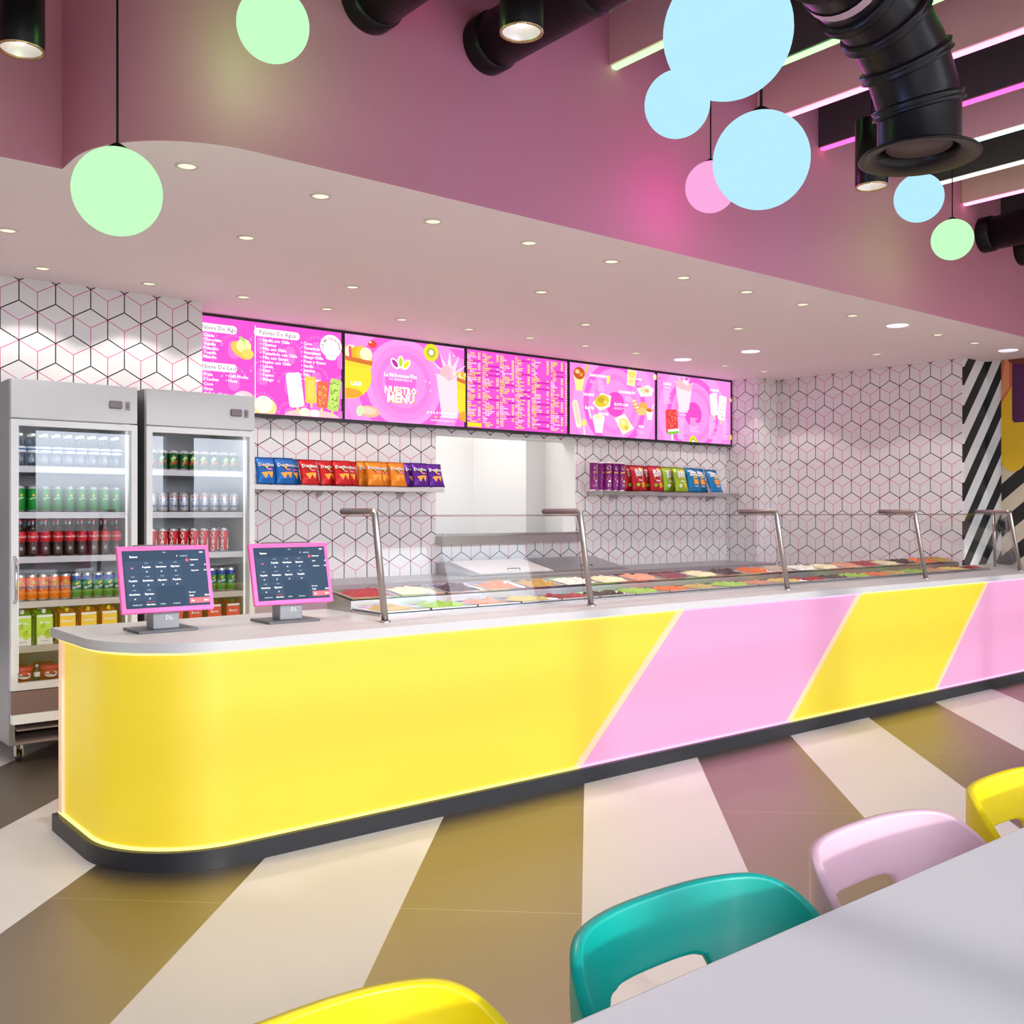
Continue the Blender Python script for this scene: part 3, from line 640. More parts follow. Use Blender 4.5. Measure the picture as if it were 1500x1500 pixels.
def menu4(c):
    rings(c, .63, .37, (.58, .44, .37, .31, .25, .13), ((246, 160, 230), PM, (246, 150, 226), (245, 136, 222), (246, 152, 228), (236, 84, 200)))
    tx = lambda t, u, v, sz=.036: c.text(t, u, v, sz, WH, .05, 'CENTER')
    tx('MANGONADAS', .40, .115); tx('NACHOS', .26, .31); tx('ELOTES', .27, .44); tx('ESQUITE', .46, .49); tx('ELOTE CON', .71, .38); tx('CHICHARR\u00d3N', .79, .25); tx('PAPAS', .97, .10, .03); tx('PIZZA', 1.0, .585, .03)
    lines(c, .38, .14, 9, .09); lines(c, .27, .15, 3, .06); lines(c, .60, .40, 2, .18); lines(c, .93, .12, 3, .10); lines(c, .93, .60, 4, .12); lines(c, .77, .28, 4, .14)
    c.poly([(.05, .12), (.20, .12), (.165, .27), (.085, .27)], (252, 235, 150)); c.ell(.125, .10, .075, .06, (200, 90, 50)); c.ell(.10, .085, .03, .022, (245, 200, 130)); c.ell(.15, .11, .025, .02, (240, 150, 60)); c.poly([(.19, .08), (.235, .0), (.26, .01), (.22, .10)], (245, 190, 90))
    c.poly([(.80, .0), (.93, .01), (.90, .17), (.78, .16)], (252, 235, 190)); c.ell(.86, .05, .05, .035, (245, 220, 110)); c.ell(.85, .12, .04, .025, (250, 225, 130))
    c.ell(.52, .13, .025, .045, (250, 235, 120), .3)
    c.poly([(.30, .38), (.42, .27), (.56, .29), (.54, .40), (.40, .45)], (253, 245, 215)); c.ell(.43, .35, .10, .06, (225, 200, 60), -.2); c.ell(.42, .34, .05, .03, (205, 170, 50)); c.ell(.48, .36, .03, .02, (240, 220, 100))
    c.rrect(.05, .36, .13, .64, .04, (254, 235, 205), -.25); c.rrect(.065, .38, .115, .60, .025, (250, 215, 195), -.25); c.ell(.185, .58, .03, .035, (245, 230, 120)); c.rrect(.18, .62, .196, .71, .005, (253, 245, 235), -.2)
    c.rrect(.25, .42, .268, .54, .006, WH, -.35); c.poly([(.30, .53), (.46, .53), (.43, .67), (.34, .67)], WH); c.ell(.38, .52, .085, .035, (253, 250, 230)); c.ell(.37, .51, .04, .018, (245, 235, 160))
    c.poly([(.60, .51), (.75, .46), (.88, .60), (.72, .68)], (253, 235, 225)); c.ell(.74, .57, .075, .06, (240, 225, 120), .4); c.ell(.72, .55, .03, .02, (253, 245, 200)); c.ell(.77, .60, .025, .02, (220, 195, 70))
    c.poly([(.92, .19), (1.09, .14), (1.18, .18), (1.14, .25), (.98, .27)], (253, 246, 238)); c.ell(1.04, .20, .08, .035, (225, 225, 190), .1); c.ell(1.07, .20, .03, .015, (230, 170, 110))
    c.ell(.92, .38, .10, .035, (235, 170, 100), .9); c.l += 1
    for k in range(5): c.ell(.88+.022*k, .32+.032*k, .028, .010, (253, 235, 200), -.2, new=False)
    c.ell(1.02, .37, .065, .05, (240, 175, 90)); c.ell(1.0, .42, .07, .04, (235, 200, 120)); c.poly([(1.06, .40), (1.16, .40), (1.14, .50), (1.08, .50)], WH); c.ell(1.11, .40, .05, .02, (215, 120, 60)); c.rrect(1.15, .33, 1.162, .40, .004, WH, .5)
    c.ell(1.19, .05, .03, .03, (252, 235, 180))
def menu5(c):
    rings(c, .58, .40, (.55, .42, .355, .30, .25, .135), ((246, 160, 230), PM, (246, 150, 226), (245, 136, 222), (246, 152, 228), (236, 84, 200)))
    tx = lambda t, u, v, sz=.038: c.text(t, u, v, sz, WH, .05, 'CENTER')
    tx('AGUAS', .16, .115); tx('PALETAS', .41, .385); tx('PALETAS', .93, .125); c.text('DE AGUA', .16, .15, .022, WH, .03, 'CENTER'); c.text('DE LECHE', .93, .155, .022, WH, .03, 'CENTER'); c.text('DE AGUA', .41, .42, .022, WH, .03, 'CENTER')
    lines(c, .10, .175, 11, .14); lines(c, .32, .45, 18, .13); lines(c, .52, .44, 12, .16); lines(c, .83, .40, 20, .14); lines(c, 1.07, .42, 18, .10)
    cup(c, .42, .20, .26, .32, (246, 224, 234), (240, 190, 200), True)
    c.rrect(.22, .60, .245, .69, .008, (250, 245, 225)); c.rrect(.13, .37, .32, .62, .025, (230, 75, 75), -.06); c.poly([(.16, .585), (.335, .565), (.34, .605), (.17, .63)], (250, 250, 240)); c.poly([(.165, .61), (.335, .59), (.335, .615), (.17, .64)], (130, 200, 70))
    c.l += 1; rnd = random.Random(9)
    for _ in range(26): c.ell(.235+rnd.uniform(-.07, .07), .47+rnd.uniform(-.09, .09), .008, .010, rnd.choice(((250, 140, 130), (190, 40, 50))), 0, 6, new=False)
    popsicle(c, .91, .27, .12, .24, (253, 250, 244), -.1, (225, 200, 190)); popsicle(c, 1.05, .30, .13, .27, (254, 252, 248), .12, (190, 160, 140))
    kiwi(c, .56, .695, .065); c.ell(1.19, .20, .03, .02, (225, 200, 150), .5); c.ell(1.19, .62, .03, .03, (235, 190, 120)); c.ell(.03, .055, .012, .010, (230, 90, 60)); 
XS = [2.894+1.24*i for i in range(6)]
LB = ['wall menu screen listing Nieve De Agua and Paletas De Agua, leftmost', 'wall menu screen with pink rings reading NUESTRO MENU', 'wall menu screen packed with small yellow price lists', 'wall menu screen with nachos, elotes and snack pictures', 'wall menu screen with a watermelon ice bar, rightmost']
for i, fn in enumerate((menu1, menu2, menu3, menu4, menu5)):
    r = empty('menu_screen', ((XS[i]+XS[i+1])/2, 7.30, 2.135), LB[i], 'menu screen', 'menu screens above the hatch')
    w = .619; dz = .742
    c = MB(); c.box(-w, w, -.05, .018, .0, dz, black_plastic)
    c.build('casing', r)
    b = MB(); b.box(-w, w, -.062, -.05, 0, .022, black_plastic); b.box(-w, w, -.062, -.05, dz-.018, dz, black_plastic); b.box(-w, -w+.012, -.062, -.05, .022, dz-.018, black_plastic); b.box(w-.012, w, -.062, -.05, .022, dz-.018, black_plastic)
    b.build('bezel', r)
    MB().prism([(-.09, .0), (-.07, -.008), (.07, -.008), (.09, .0)], -.060, -.02, black_plastic, axis=1).build('sensor_bar', r)
    cv = Canvas(SW, SH, PK if i in (0, 2) else PL, .82); fn(cv)
    for v in cv.mb.bm.verts: v.co += Vector((0, -.0515, .022)) if True else v.co
    cv.mb.build('picture', r, normals=False)
    MB().box(-.06, .06, .018, .0195, .3, .5, black_plastic).build('wall_mount', r)

# ------------------------------------------------------------------ drinks
def cyl_fn(r, z0, ang=0.0, off=.0006, slant=0.0, vert=False):
    def fn(x, y):
        if vert: x, y = -y, x
        x, y = x, y+slant*x
        a = x/r+ang; return ((r+off)*math.sin(a), -(r+off)*math.cos(a), z0+y)
    return fn
tin = mat('can_tin', (.78, .78, .80), .25, 1)
def patch(mb, fn, pts, m): mb.face([fn(*p) for p in pts], m)
def ell2(cx, cy, a, b, n=14, rot=0): return [(cx+a*math.cos(t)*math.cos(rot)-b*math.sin(t)*math.sin(rot), cy+a*math.cos(t)*math.sin(rot)+b*math.sin(t)*math.cos(rot)) for t in [2*PI*i/n for i in range(n)]]
def can(r, h, bands, art):
    """bands: list of (fraction, material) from bottom to top"""
    mb = MB(); prof = [(0, .004), (r*.72, .004), (r*.74, 0), (r*.80, 0), (r, .010)]; ms = [tin]*4
    z = .010
    for fr, m in bands:
        z = .010+(h-.026)*fr; prof.append((r, z)); ms.append(m)
    prof += [(r*.86, h-.004), (r*.86, h), (r*.80, h), (r*.78, h-.004), (0, h-.004)]; ms += [bands[-1][1] if False else tin, tin, tin, tin, tin]
    mb.lathe(prof, tin, 20, mats=ms)
    art(mb, r, h); return mb
P_ = lambda n, r, g, b, ro=.34, me=.25: mat(n, srgb(r, g, b), ro, me)
or_c = P_('can_orange', 238, 110, 20); gr_c = P_('can_green', 20, 140, 60); bl_c = P_('can_blue', 30, 70, 160); re_c = P_('can_red', 205, 20, 30); dg_c = P_('can_dark_green', 15, 85, 35); br_g = P_('can_bright_green', 5, 140, 45)
si_c = P_('can_silver', 190, 192, 200, .3, .6); wh_c = mat('print_white', (.85, .85, .85), .4); ye_c = mat('print_yellow', srgb(250, 215, 30), .4); nb_c = mat('print_navy', srgb(25, 35, 120), .4); lg_c = mat('print_lime', srgb(150, 210, 50), .4); rd_c = mat('print_red', srgb(220, 40, 45), .4); og_c = mat('print_amber', srgb(250, 160, 40), .4)
def art_orange(mb, r, h):
    f0 = cyl_fn(r, h*.52, 0, .0004); f1 = cyl_fn(r, h*.52, 0, .0009, .12); f2 = cyl_fn(r, h*.52, 0, .0014, .12); f3 = cyl_fn(r, h*.52, 0, .0019, .12)
    patch(mb, f0, ell2(0, .004, .025, .030, 20), wh_c); patch(mb, f1, ell2(.002, .0, .022, .027, 20), og_c); patch(mb, f2, ell2(-.002, .024, .012, .005, 10), lg_c)
    mb.text('Fanta', .024, wh_c, lambda x, y: f2(x, y-.008), .07); mb.text('Fanta', .024, nb_c, lambda x, y: f3(x, y-.008), .025)
def art_lime(mb, r, h):
    f1 = cyl_fn(r, h*.42, 0, .0006, .28); f2 = cyl_fn(r, h*.42, 0, .0012, .28)
    patch(mb, f1, ell2(.006, .028, .013, .007, 10, .5), ye_c); mb.text('Sprite', .022, bl_c, lambda x, y: f1(x+.001, y-.001), .06); mb.text('Sprite', .022, wh_c, f2, .025)
def art_plain_lime(mb, r, h):
    f1 = cyl_fn(r, h*.5, 0, .0006, .25); patch(mb, f1, ell2(.004, .020, .008, .005, 10, .5), ye_c); mb.text('Sprite', .014, wh_c, f1, .03)
def art_cola(mb, r, h):
    mb.text('Coca-Cola', .034, wh_c, cyl_fn(r, h*.52, -.15, .0008, 0, True), .03)
    patch(mb, cyl_fn(r, h*.3, .75, .0007), [(-.004, -.03), (.004, -.03), (.006, .03), (-.001, .05), (-.003, .02)], wh_c)
def art_dew(mb, r, h):
    f1 = cyl_fn(r, h*.5, 0, .0006, .35); f2 = cyl_fn(r, h*.5, 0, .0012, .35)
    patch(mb, f1, [(-.024, .020), (-.004, .034), (.022, .026), (.008, .008), (.024, -.004), (-.006, -.012), (-.022, -.030), (-.014, .002)], lg_c)
    mb.text('Mtn', .016, wh_c, lambda x, y: f2(x-.002, y+.012), .03); mb.text('DEW', .024, rd_c, lambda x, y: f2(x+.002, y-.022), .04)
def art_pep(mb, r, h):
    f1 = cyl_fn(r, h*.70, 0, .0006)
    patch(mb, f1, ell2(0, 0, .029, .027, 20), wh_c); f2 = cyl_fn(r, h*.70, 0, .0012)
    patch(mb, f2, [(-.026, .006), (-.019, .018), (0, .026), (.019, .018), (.026, .008), (.012, .006), (-.004, .001), (-.016, .0)], rd_c)
    patch(mb, f2, [(-.026, -.006), (-.012, -.009), (.006, -.003), (.020, -.001), (.026, -.004), (.018, -.018), (0, -.025), (-.018, -.018)], bl_c)
    mb.text('pepsi', .023, bl_c, cyl_fn(r, h*.27, 0, .0008), .03)
COOL = [(1.38, 2.07), (2.125, 2.815)]
SHZ = [1.66, 1.40, 1.148, .895, .644, .44]
side_name = ['left', 'right']
shn = ['top', 'second', 'third', 'fourth', 'fifth', 'bottom']
def stock(proto, ci, shi, xs, ys, desc, cat, group, jit=0.0, rowseed=0, n0=0):
    """place copies of one packed drink: xs from left to right, ys from front to back"""
    rnd = random.Random(ci*31+shi*7+rowseed); first = True
    for j, y in enumerate(ys):
        for i, x in enumerate(xs):
            o = proto if first else copy_tree(proto); first = False
            o.location = (x, y, SHZ[shi]+.0005); o.rotation_euler = (0, 0, rnd.uniform(-jit, jit)+ (.45 if False else 0))
            rowt = ['front', 'second', 'third', 'fourth'][j]
            tag(o, '%s, %s from left, %s row, %s shelf, %s cooler' % (desc, ORD[i], rowt, shn[shi], side_name[ci]), cat, group)
YF0 = 6.165
face = -.0
def xr(c, n, pitch, x0=None):
    a, b = COOL[c]; s = (a+.075) if x0 is None else x0
    return [s+pitch*i for i in range(n)]
def tall(m): return [(1.0, m)]
# water bottles
wat = glass('water_plastic', (.86, .90, .95), 1.35, .04); lab_w = mat('water_label', srgb(235, 240, 248), .4); lab_b = mat('water_label_blue', srgb(40, 90, 170), .4)
def bottle_mb(prof, m, n=18): return MB().lathe(prof, m, n)
wb_ = bottle_mb([(0, .004), (.020, 0), (.029, .006), (.030, .03), (.028, .045), (.030, .06), (.030, .125), (.026, .145), (.012, .172), (.011, .18)], wat)
w0 = wb_.build('water_bottle')
MB().lathe([(.0305, .078), (.0308, .080), (.0308, .092), (.0308, .100), (.0308, .112), (.0305, .114)], lab_w, 18, mats=[lab_w, lab_w, lab_b, lab_w, lab_b]).build('label', w0)
MB().lathe([(.0145, .170), (.0145, .186), (0, .186)], wh_c, 14).build('cap', w0)
stock(w0, 0, 0, xr(0, 9, .0665), [YF0+.02, YF0+.10], 'clear water bottle', 'bottle', 'water bottles on the top shelf')
c = can(.029, .148, tall(br_g), art_plain_lime).build('tall_green_can')
stock(c, 0, 1, xr(0, 9, .0660), [YF0+.02, YF0+.09], 'slim green drink can', 'can', 'slim green cans on the second shelf', .25)
# cola bottles
cola_g = mat('cola_glass', (.05, .012, .008), .08, spec=.8, coat=.4)
cg = glass('bottle_glass', (.80, .78, .76), 1.45, .06)
cb = MB().lathe([(0, .004), (.024, 0), (.030, .008), (.029, .04), (.026, .075), (.030, .10), (.030, .125), (.024, .150), (.015, .172)], cola_g, 18, mats=[cola_g]*8)
cb.lathe([(.015, .172), (.0125, .19), (.012, .202)], cg, 18)
cb0 = cb.build('cola_bottle')
lb = MB().lathe([(.0278, .082), (.0306, .098), (.0312, .112), (.0306, .126), (.0275, .140)], re_c, 18); lb.text('Coca-Cola', .017, wh_c, cyl_fn(.0312, .106, 0, .0008), .02); lb.build('label', cb0)
MB().lathe([(.014, .199), (.0145, .203), (.013, .209), (0, .209)], re_c, 14).build('crown_cap', cb0)
stock(cb0, 0, 2, xr(0, 9, .0665), [YF0+.02, YF0+.095], 'cola bottle', 'bottle', 'cola bottles on the third shelf', .2)
oc = can(.029, .150, tall(or_c), art_orange).build('orange_soda_can')
stock(oc, 0, 3, xr(0, 5, .0605), [YF0+.02+.06*k for k in range(3)], 'orange soda can', 'can', 'orange soda cans on the fourth shelf', .3)
lc = can(.029, .150, [(.78, gr_c), (.82, bl_c), (1, bl_c)], art_lime).build('lime_soda_can')
lc2 = copy_tree(lc)
stock(lc, 0, 3, xr(0, 5, .0605, COOL[0][0]+.075+.3025), [YF0+.02+.06*k for k in range(3)], 'green and blue soda can', 'can', 'green and blue soda cans in the left cooler', .2)
stock(lc2, 1, 3, xr(1, 9, .063), [YF0+.02, YF0+.085], 'green and blue soda can', 'can', 'green and blue soda cans in the right cooler', .2)
dc = can(.031, .118, tall(dg_c), art_dew).build('dark_green_soda_can')
stock(dc, 1, 0, xr(1, 9, .0655), [YF0+.02, YF0+.09], 'dark green soda can', 'can', 'dark green cans on the top shelf', .5)
pc = can(.031, .120, [(1.0, si_c)], art_pep).build('silver_soda_can')
stock(pc, 1, 1, xr(1, 9, .0655), [YF0+.02, YF0+.09], 'silver soda can', 'can', 'silver cans on the second shelf', .35)
rc = can(.031, .150, tall(re_c), art_cola).build('red_cola_can')
stock(rc, 1, 2, xr(1, 8, .0655), [YF0+.02, YF0+.09], 'tall red cola can', 'can', 'red cola cans on the third shelf', .3)
# cartons
def carton(name, body, side, capm, word, fruitm, nfr):
    mb = MB(); w, d, h = .043, .035, .165
    mb.box(-w, w, -d, d, 0, h, side)
    for f in mb.bm.faces:
        if f.calc_center_median().y < -d+.001: f.material_index = mb.mi(body)
    mb.prism([(-d, h), (d, h), (d, h+.028), (d-.006, h+.028)], -w, w, side, axis=0, topm=side)
    f1 = lambda x, y: (x, -d-.0006, y); f2 = lambda x, y: (x, -d-.0012, y)
    patch(mb, f1, [(-w, h), (-w+.004, h+.004), (w-.004, h+.004), (w, h), (w, h-.006), (w-.012, h-.010), (-w+.012, h-.010), (-w, h-.006)], wh_c)
    patch(mb, f1, [(-w*.95, .0), (w*.95, 0), (w*.95, .045), (w*.3, .030), (-w*.3, .055), (-w*.95, .040)], wh_c)
    mb.text(word, .022, wh_c, lambda x, y: f2(x, y+h*.72), .03); mb.text('fruit juice', .010, nb_c if nfr else wh_c, lambda x, y: f2(x, y+.018), .01)
    for k in range(nfr): patch(mb, f2, ell2((-.010, .012)[k % 2], .105-.038*k, .014, .015, 14), fruitm); patch(mb, lambda x, y: (x, -d-.0018, y), ell2((-.010, .012)[k % 2]+.006, .118-.038*k, .007, .003, 8, .6), gr_c)
    o = mb.build(name)
    MB().lathe([(.013, .0), (.013, .022), (.011, .024), (0, .024)], capm, 14, c=(0, -.008, h+.012)).build('cap', o)
    return o
lime_b = mat('carton_lime', srgb(185, 225, 80), .4); lime_s = mat('carton_green', srgb(110, 200, 40), .4); lem_b = mat('carton_lemon', srgb(250, 205, 60), .4); lem_s = mat('carton_orange', srgb(240, 130, 30), .4); red_s = mat('carton_red', srgb(200, 30, 40), .4); red_b = mat('carton_strawberry', srgb(225, 60, 65), .4)
gc = carton('apple_juice_carton', lime_b, lime_s, wh_c, 'Apple', mat('apple_print', srgb(170, 200, 40), .4), 2)
stock(gc, 0, 4, [COOL[0][0]+.085, COOL[0][0]+.20], [YF0+.03, YF0+.12], 'green juice carton', 'carton', 'green juice cartons on the fifth shelf')
yc = carton('lemon_juice_carton', lem_b, lem_s, ye_c, 'Lemon', lem_s, 0)
stock(yc, 0, 4, [COOL[0][0]+.325+.118*k for k in range(3)], [YF0+.03, YF0+.12], 'yellow juice carton', 'carton', 'yellow juice cartons on the fifth shelf')
sc_ = carton('berry_juice_carton', red_b, red_s, gr_c, 'Berry', red_s, 0)
stock(sc_, 1, 4, [COOL[1][0]+.09+.125*k for k in range(5)], [YF0+.03], 'red juice carton', 'carton', 'red juice cartons on the fifth shelf')
# ice cream tubs and small dark bottles
tb = MB().lathe([(0, 0), (.046, 0), (.052, .062), (0, .062)], re_c, 24)
tub0 = None
f1 = cyl_fn(.050, .032, 0, .0026); patch(tb, f1, ell2(0, 0, .036, .017, 20), wh_c); tb.text('H\u00e4agen-Dazs', .013, nb_c, cyl_fn(.050, .029, 0, .0034), .02)
tub0 = tb.build('ice_cream_tub'); MB().lathe([(.055, .058), (.056, .076), (.052, .080), (0, .080)], mat('tub_lid', srgb(200, 15, 60), .35), 24).build('lid', tub0)
stock(tub0, 0, 5, [COOL[0][0]+.095+.142*k for k in range(4)], [YF0+.05, YF0+.17], 'red ice cream tub', 'tub', 'ice cream tubs on the bottom shelf')
db = MB().lathe([(0, 0), (.017, 0), (.018, .05), (.008, .07), (.008, .08)], cola_g, 12).build('small_dark_bottle'); MB().lathe([(.0185, .020), (.0185, .046)], wh_c, 12).build('label', db); MB().lathe([(.0095, .074), (.0095, .090), (0, .09)], si_c, 10).build('cap', db)
stock(db, 0, 5, [COOL[0][0]+.166+.142*k for k in range(3)], [YF0+.03], 'small dark bottle', 'bottle', 'small dark bottles on the bottom shelf')

# ------------------------------------------------------------------ coolers
def cooler(ci):
    x0, x1 = COOL[ci]; w = (x1-x0)/2; y0 = 6.06; d = .68
    r = empty('drinks_cooler', ((x0+x1)/2, y0, 0), 'tall grey glass-door drinks cooler, %s' % ('the left one nearest the picture edge' if ci == 0 else 'the right one next to the menu screens'), 'cooler', 'glass-door drinks coolers')
    b = MB(); g = fridge_grey
    b.box(-w, -w+.03, .045, d, .10, 2.14, g); b.box(w-.03, w, .045, d, .10, 2.14, g); b.box(-w+.03, w-.03, d-.03, d, .10, 2.14, g)
    b.box(-w+.03, w-.03, .045, d-.03, .40, .438, g); b.box(-w+.03, w-.03, .045, d-.03, 1.93, 2.14, g); b.box(-w+.03, w-.03, .045, d-.03, .10, .12, g)
    b.build('body', r)
    il = MB(); il.box(-w+.03, -w+.033, .05, d-.032, .44, 1.93, white_metal); il.box(w-.033, w-.03, .05, d-.032, .44, 1.93, white_metal); il.box(-w+.033, w-.033, d-.034, d-.03, .44, 1.93, white_metal); il.build('inner_lining', r)
    MB().box(-w, w, .0, .045, 1.922, 2.14, mat('header_panel', (.62, .62, .63), .4), bevel=.003).build('header_panel', r)
    MB().box(w-.165, w-.09, -.012, 0, 2.005, 2.05, mat('dial', (.22, .19, .20), .6), bevel=.008).build('display', r); s = MB(); s.box(w-.07, w-.045, -.006, 0, 2.0, 2.05, mat('dial2', (.32, .28, .29), .5)); s.box(w-.065, w-.052, -.009, -.006, 2.012, 2.040, mat('dial', (.3, .3, .3))); s.build('switch', r)
    dr = MB(); fm = white_metal; zb, zt = .44, 1.915
    dr.prism([(-w, zt), (w, zt), (w-.035, zt-.035), (-w+.035, zt-.035)], 0, .042, fm, axis=1); dr.prism([(-w, zb-.03), (-w+.035, zb+.01), (w-.035, zb+.01), (w, zb-.03)], 0, .042, fm, axis=1)
    dr.prism([(-w, zt), (-w+.035, zt-.035), (-w+.035, zb+.01), (-w, zb-.03)], 0, .042, fm, axis=1); dr.prism([(w, zt), (w, zb-.03), (w-.035, zb+.01), (w-.035, zt-.035)], 0, .042, fm, axis=1)
    do = dr.build('door_frame', r)
    gq = MB(); gq.face([(-w+.034, .02, zb+.009), (w-.034, .02, zb+.009), (w-.034, .02, zt-.034), (-w+.034, .02, zt-.034)], door_glass); gq.build('door_glass', do)
    MB().tube([(-w+.018, 0, .90), (-w+.018, -.035, .92), (-w+.018, -.035, 1.13), (-w+.018, 0, 1.15)], .009, chrome, 10).build('handle', do)
    sm_ = mat('cooler_shelf', (.50, .47, .48), .4, .4)
    for k, z in enumerate(SHZ[:5]):
        MB().box(-w+.036, w-.036, .07, d-.06, z-.036, z, sm_).build('shelf', r)
    MB().box(-w, w, .0, .045, .28, .405, mat('lower_panel', (.26, .18, .21), .4, .6)).build('lower_panel', r)  # steel colour tinted with the pink it would reflect
    MB().box(-w+.004, w-.004, -.008, .044, .225, .278, mat('white_bar', (.85, .85, .85), .3)).build('kick_bar', r)
    for z in (.185, .115):
        MB().prism([(.0, z), (.0, z+.008), (.12, z+.03), (.12, z+.022)], -w+.03, w-.03, mat('grille', (.32, .25, .26), .4, .5), axis=0).build('grille_blade', r)
    for sx in (-1, 1):
        for y in (.09, d-.08):
            cs = MB(); cs.lathe([(0, -.012), (.028, -.012), (.033, -.006), (.033, .006), (.028, .012), (0, .012)], black_plastic, 18, M=Matrix.Translation((sx*(w-.06), y+.015, .033)) @ Matrix.Rotation(PI/2, 4, 'Y'))
            cs.box(sx*(w-.06)-.02, sx*(w-.06)-.015, y-.015, y+.03, .03, .10, chrome); cs.box(sx*(w-.06)+.015, sx*(w-.06)+.02, y-.015, y+.03, .03, .10, chrome); cs.build('castor', r)
    MB().box(-w+.05, w-.05,   .06, .085, 1.888, 1.903, emis('cooler_lamp', (1, .98, .95), 3)).build('lamp_tube', r)
    for sx in (-1, 1): MB().box(sx*(w-.046)-.005, sx*(w-.046)+.005, .052, .060, .5, 1.88, emis('cooler_side_lamp', (1, .98, .95), .6)).build('lamp_tube', r)
cooler(0); cooler(1)

# ------------------------------------------------------------------ snacks on the wall shelves
def bag(name, m, kind, w=.165, h=.212, bulge=.028):
    mb = MB(); nx, nz = 10, 12
    def zy(u, v):                       # u,v in 0..1 -> half thickness
        e = max(0, min(1, (v-.06)/.2))*max(0, min(1, (.94-v)/.2)); e = e*e*(3-2*e) if e < 1 else 1
        return .0015 + bulge*math.sqrt(max(0, math.sin(PI*u)))*(e**.6 if e > 0 else 0)
    def xw(u, v): return (u-.5)*w*(1-.07*math.sin(PI*v)) 
    for sgn in (-1, 1):
        G = [[mb.bm.verts.new((xw(i/nx, j/nz), sgn*zy(i/nx, j/nz), j/nz*h)) for i in range(nx+1)] for j in range(nz+1)]
        for j in range(nz):
            for i in range(nx):
                f = mb.bm.faces.new([G[j][i], G[j][i+1], G[j+1][i+1], G[j+1][i]]); f.material_index = mb.mi(m); f.smooth = True
    bmesh.ops.remove_doubles(mb.bm, verts=mb.bm.verts, dist=.0032)
    def fn(off):
        def g(x, z): z = z*.9; u = max(0.02, min(.98, x/w+.5)); v = max(0, min(1, z/h)); return (x, -zy(u, v)-off, z)
        return g
    A = fn(.003); B = fn(.0045); C_ = fn(.006)
    if kind == 'tri':
        patch(mb, A, [(-.045, .205), (.02, .175), (-.02, .19)], og_c)
        patch(mb, A, [(-.035, .160), (.03, .160), (.0, .118)], nb_c if m.name.startswith('bag_b') else P_('bag_dark', 60, 20, 20)); patch(mb, B, [(-.02, .155), (.02, .155), (.0, .130)], ye_c)
        mb.text('Doritos', .040, P_('bag_dark', 60, 20, 20), lambda x, y: B(x+.001, y+.150), .06); mb.text('Doritos', .040, wh_c, lambda x, y: C_(x, y+.151), .03)
        chip = mat('tortilla_chip', srgb(245, 170, 60), .5)
        patch(mb, B, [(-.045, .095), (.02, .105), (-.012, .045)], chip); patch(mb, C_, [(.005, .100), (.05, .105), (.035, .045)], chip); patch(mb, B, [(.0, .135), (.045, .13), (.04, .118), (.005, .12)], mat('bag_pink_note', srgb(235, 130, 170), .4))
    elif kind == 'sun':
        patch(mb, A, ell2(.028, .196, .026, .018, 14), ye_c)
        mb.text('SUN', .048, wh_c, lambda x, y: B(x, y+.160), .07); mb.text('SOY', .044, wh_c, lambda x, y: B(x+.002, y+.128), .07)
        patch(mb, A, [(-.04, .115), (.045, .115), (.045, .108), (-.04, .108)], og_c); mb.text('Chips', .022, wh_c, lambda x, y: B(x, y+.086), .04)
        for k in range(3): patch(mb, B, [(.0+.008*k, .065-.014*k), (.030+.008*k, .078-.014*k), (.036+.008*k, .068-.014*k), (.006+.008*k, .055-.014*k)], ye_c)
        patch(mb, B, ell2(-.030, .052, .018, .016, 12), wh_c if 'lime' in m.name else lg_c)
    else:
        patch(mb, A, [(-.06, .20), (-.02, .215), (.0, .20), (.04, .185), (.01, .17), (-.03, .175)], wh_c)
        mb.text('Snow', .040, wh_c, lambda x, y: B(x-.005, y+.150), .06); mb.text('puff', .030, ye_c, lambda x, y: B(x+.012, y+.130), .05)
        patch(mb, B, [(-.02, .118), (.035, .118), (.035, .070), (-.02, .070)], og_c); patch(mb, C_, ell2(.0, .09, .014, .012, 8), mat('tortilla_chip', srgb(245, 170, 60), .5)); mb.text('SOJA', .020, wh_c, lambda x, y: B(x+.005, y+.045), .04)
    o = mb.build(name); return o
bag_b = P_('bag_blue', 20, 105, 185, .34, .3); bag_r = P_('bag_red', 205, 25, 30, .34, .3); bag_o = P_('bag_orange', 240, 140, 30, .34, .3); bag_p = P_('bag_purple', 95, 30, 150, .34, .3)
bag_cr = P_('bag_crimson', 195, 25, 45, .34, .3); bag_l = P_('bag_lime', 165, 200, 50, .34, .3); bag_c = P_('bag_cyan', 25, 130, 190, .34, .3)
def xat(px, y):
    u = px-750; return y*(935.4+.7749*u)/(1146.9-.632*u)
protos = {}
def place_bag(kind, m, name, col, items, group):
    for i, (pa, pb, y, tilt, rz) in enumerate(items):
        if name not in protos: protos[name] = bag(name, m, kind); o = protos[name]
        else: o = copy_tree(protos[name])
        x = (xat(pa, y)+xat(pb, y))/2
        o.location = (x, y-.03, 1.612); k_ = 1 if kind == 'tri' else 1.27
        o.scale = (k_, k_*.9, k_); tilt = tilt*2.0 if kind == 'tri' else tilt*1.6; o.rotation_euler = (-tilt, 0, rz)
        tag(o, '%s snack bag, %s from left of its colour on the %s' % (col, ORD[i], group), 'snack bag', col+' bags on the '+group)
Lw = 'left wall shelf'; Rw = 'right wall shelf'
place_bag('tri', bag_b, 'blue_chip_bag', 'blue chip', [(373.5, 403, 7.17, .12, -.05), (400, 432, 7.15, .12, .0), (411, 440, 7.22, .14, .05)], Lw)
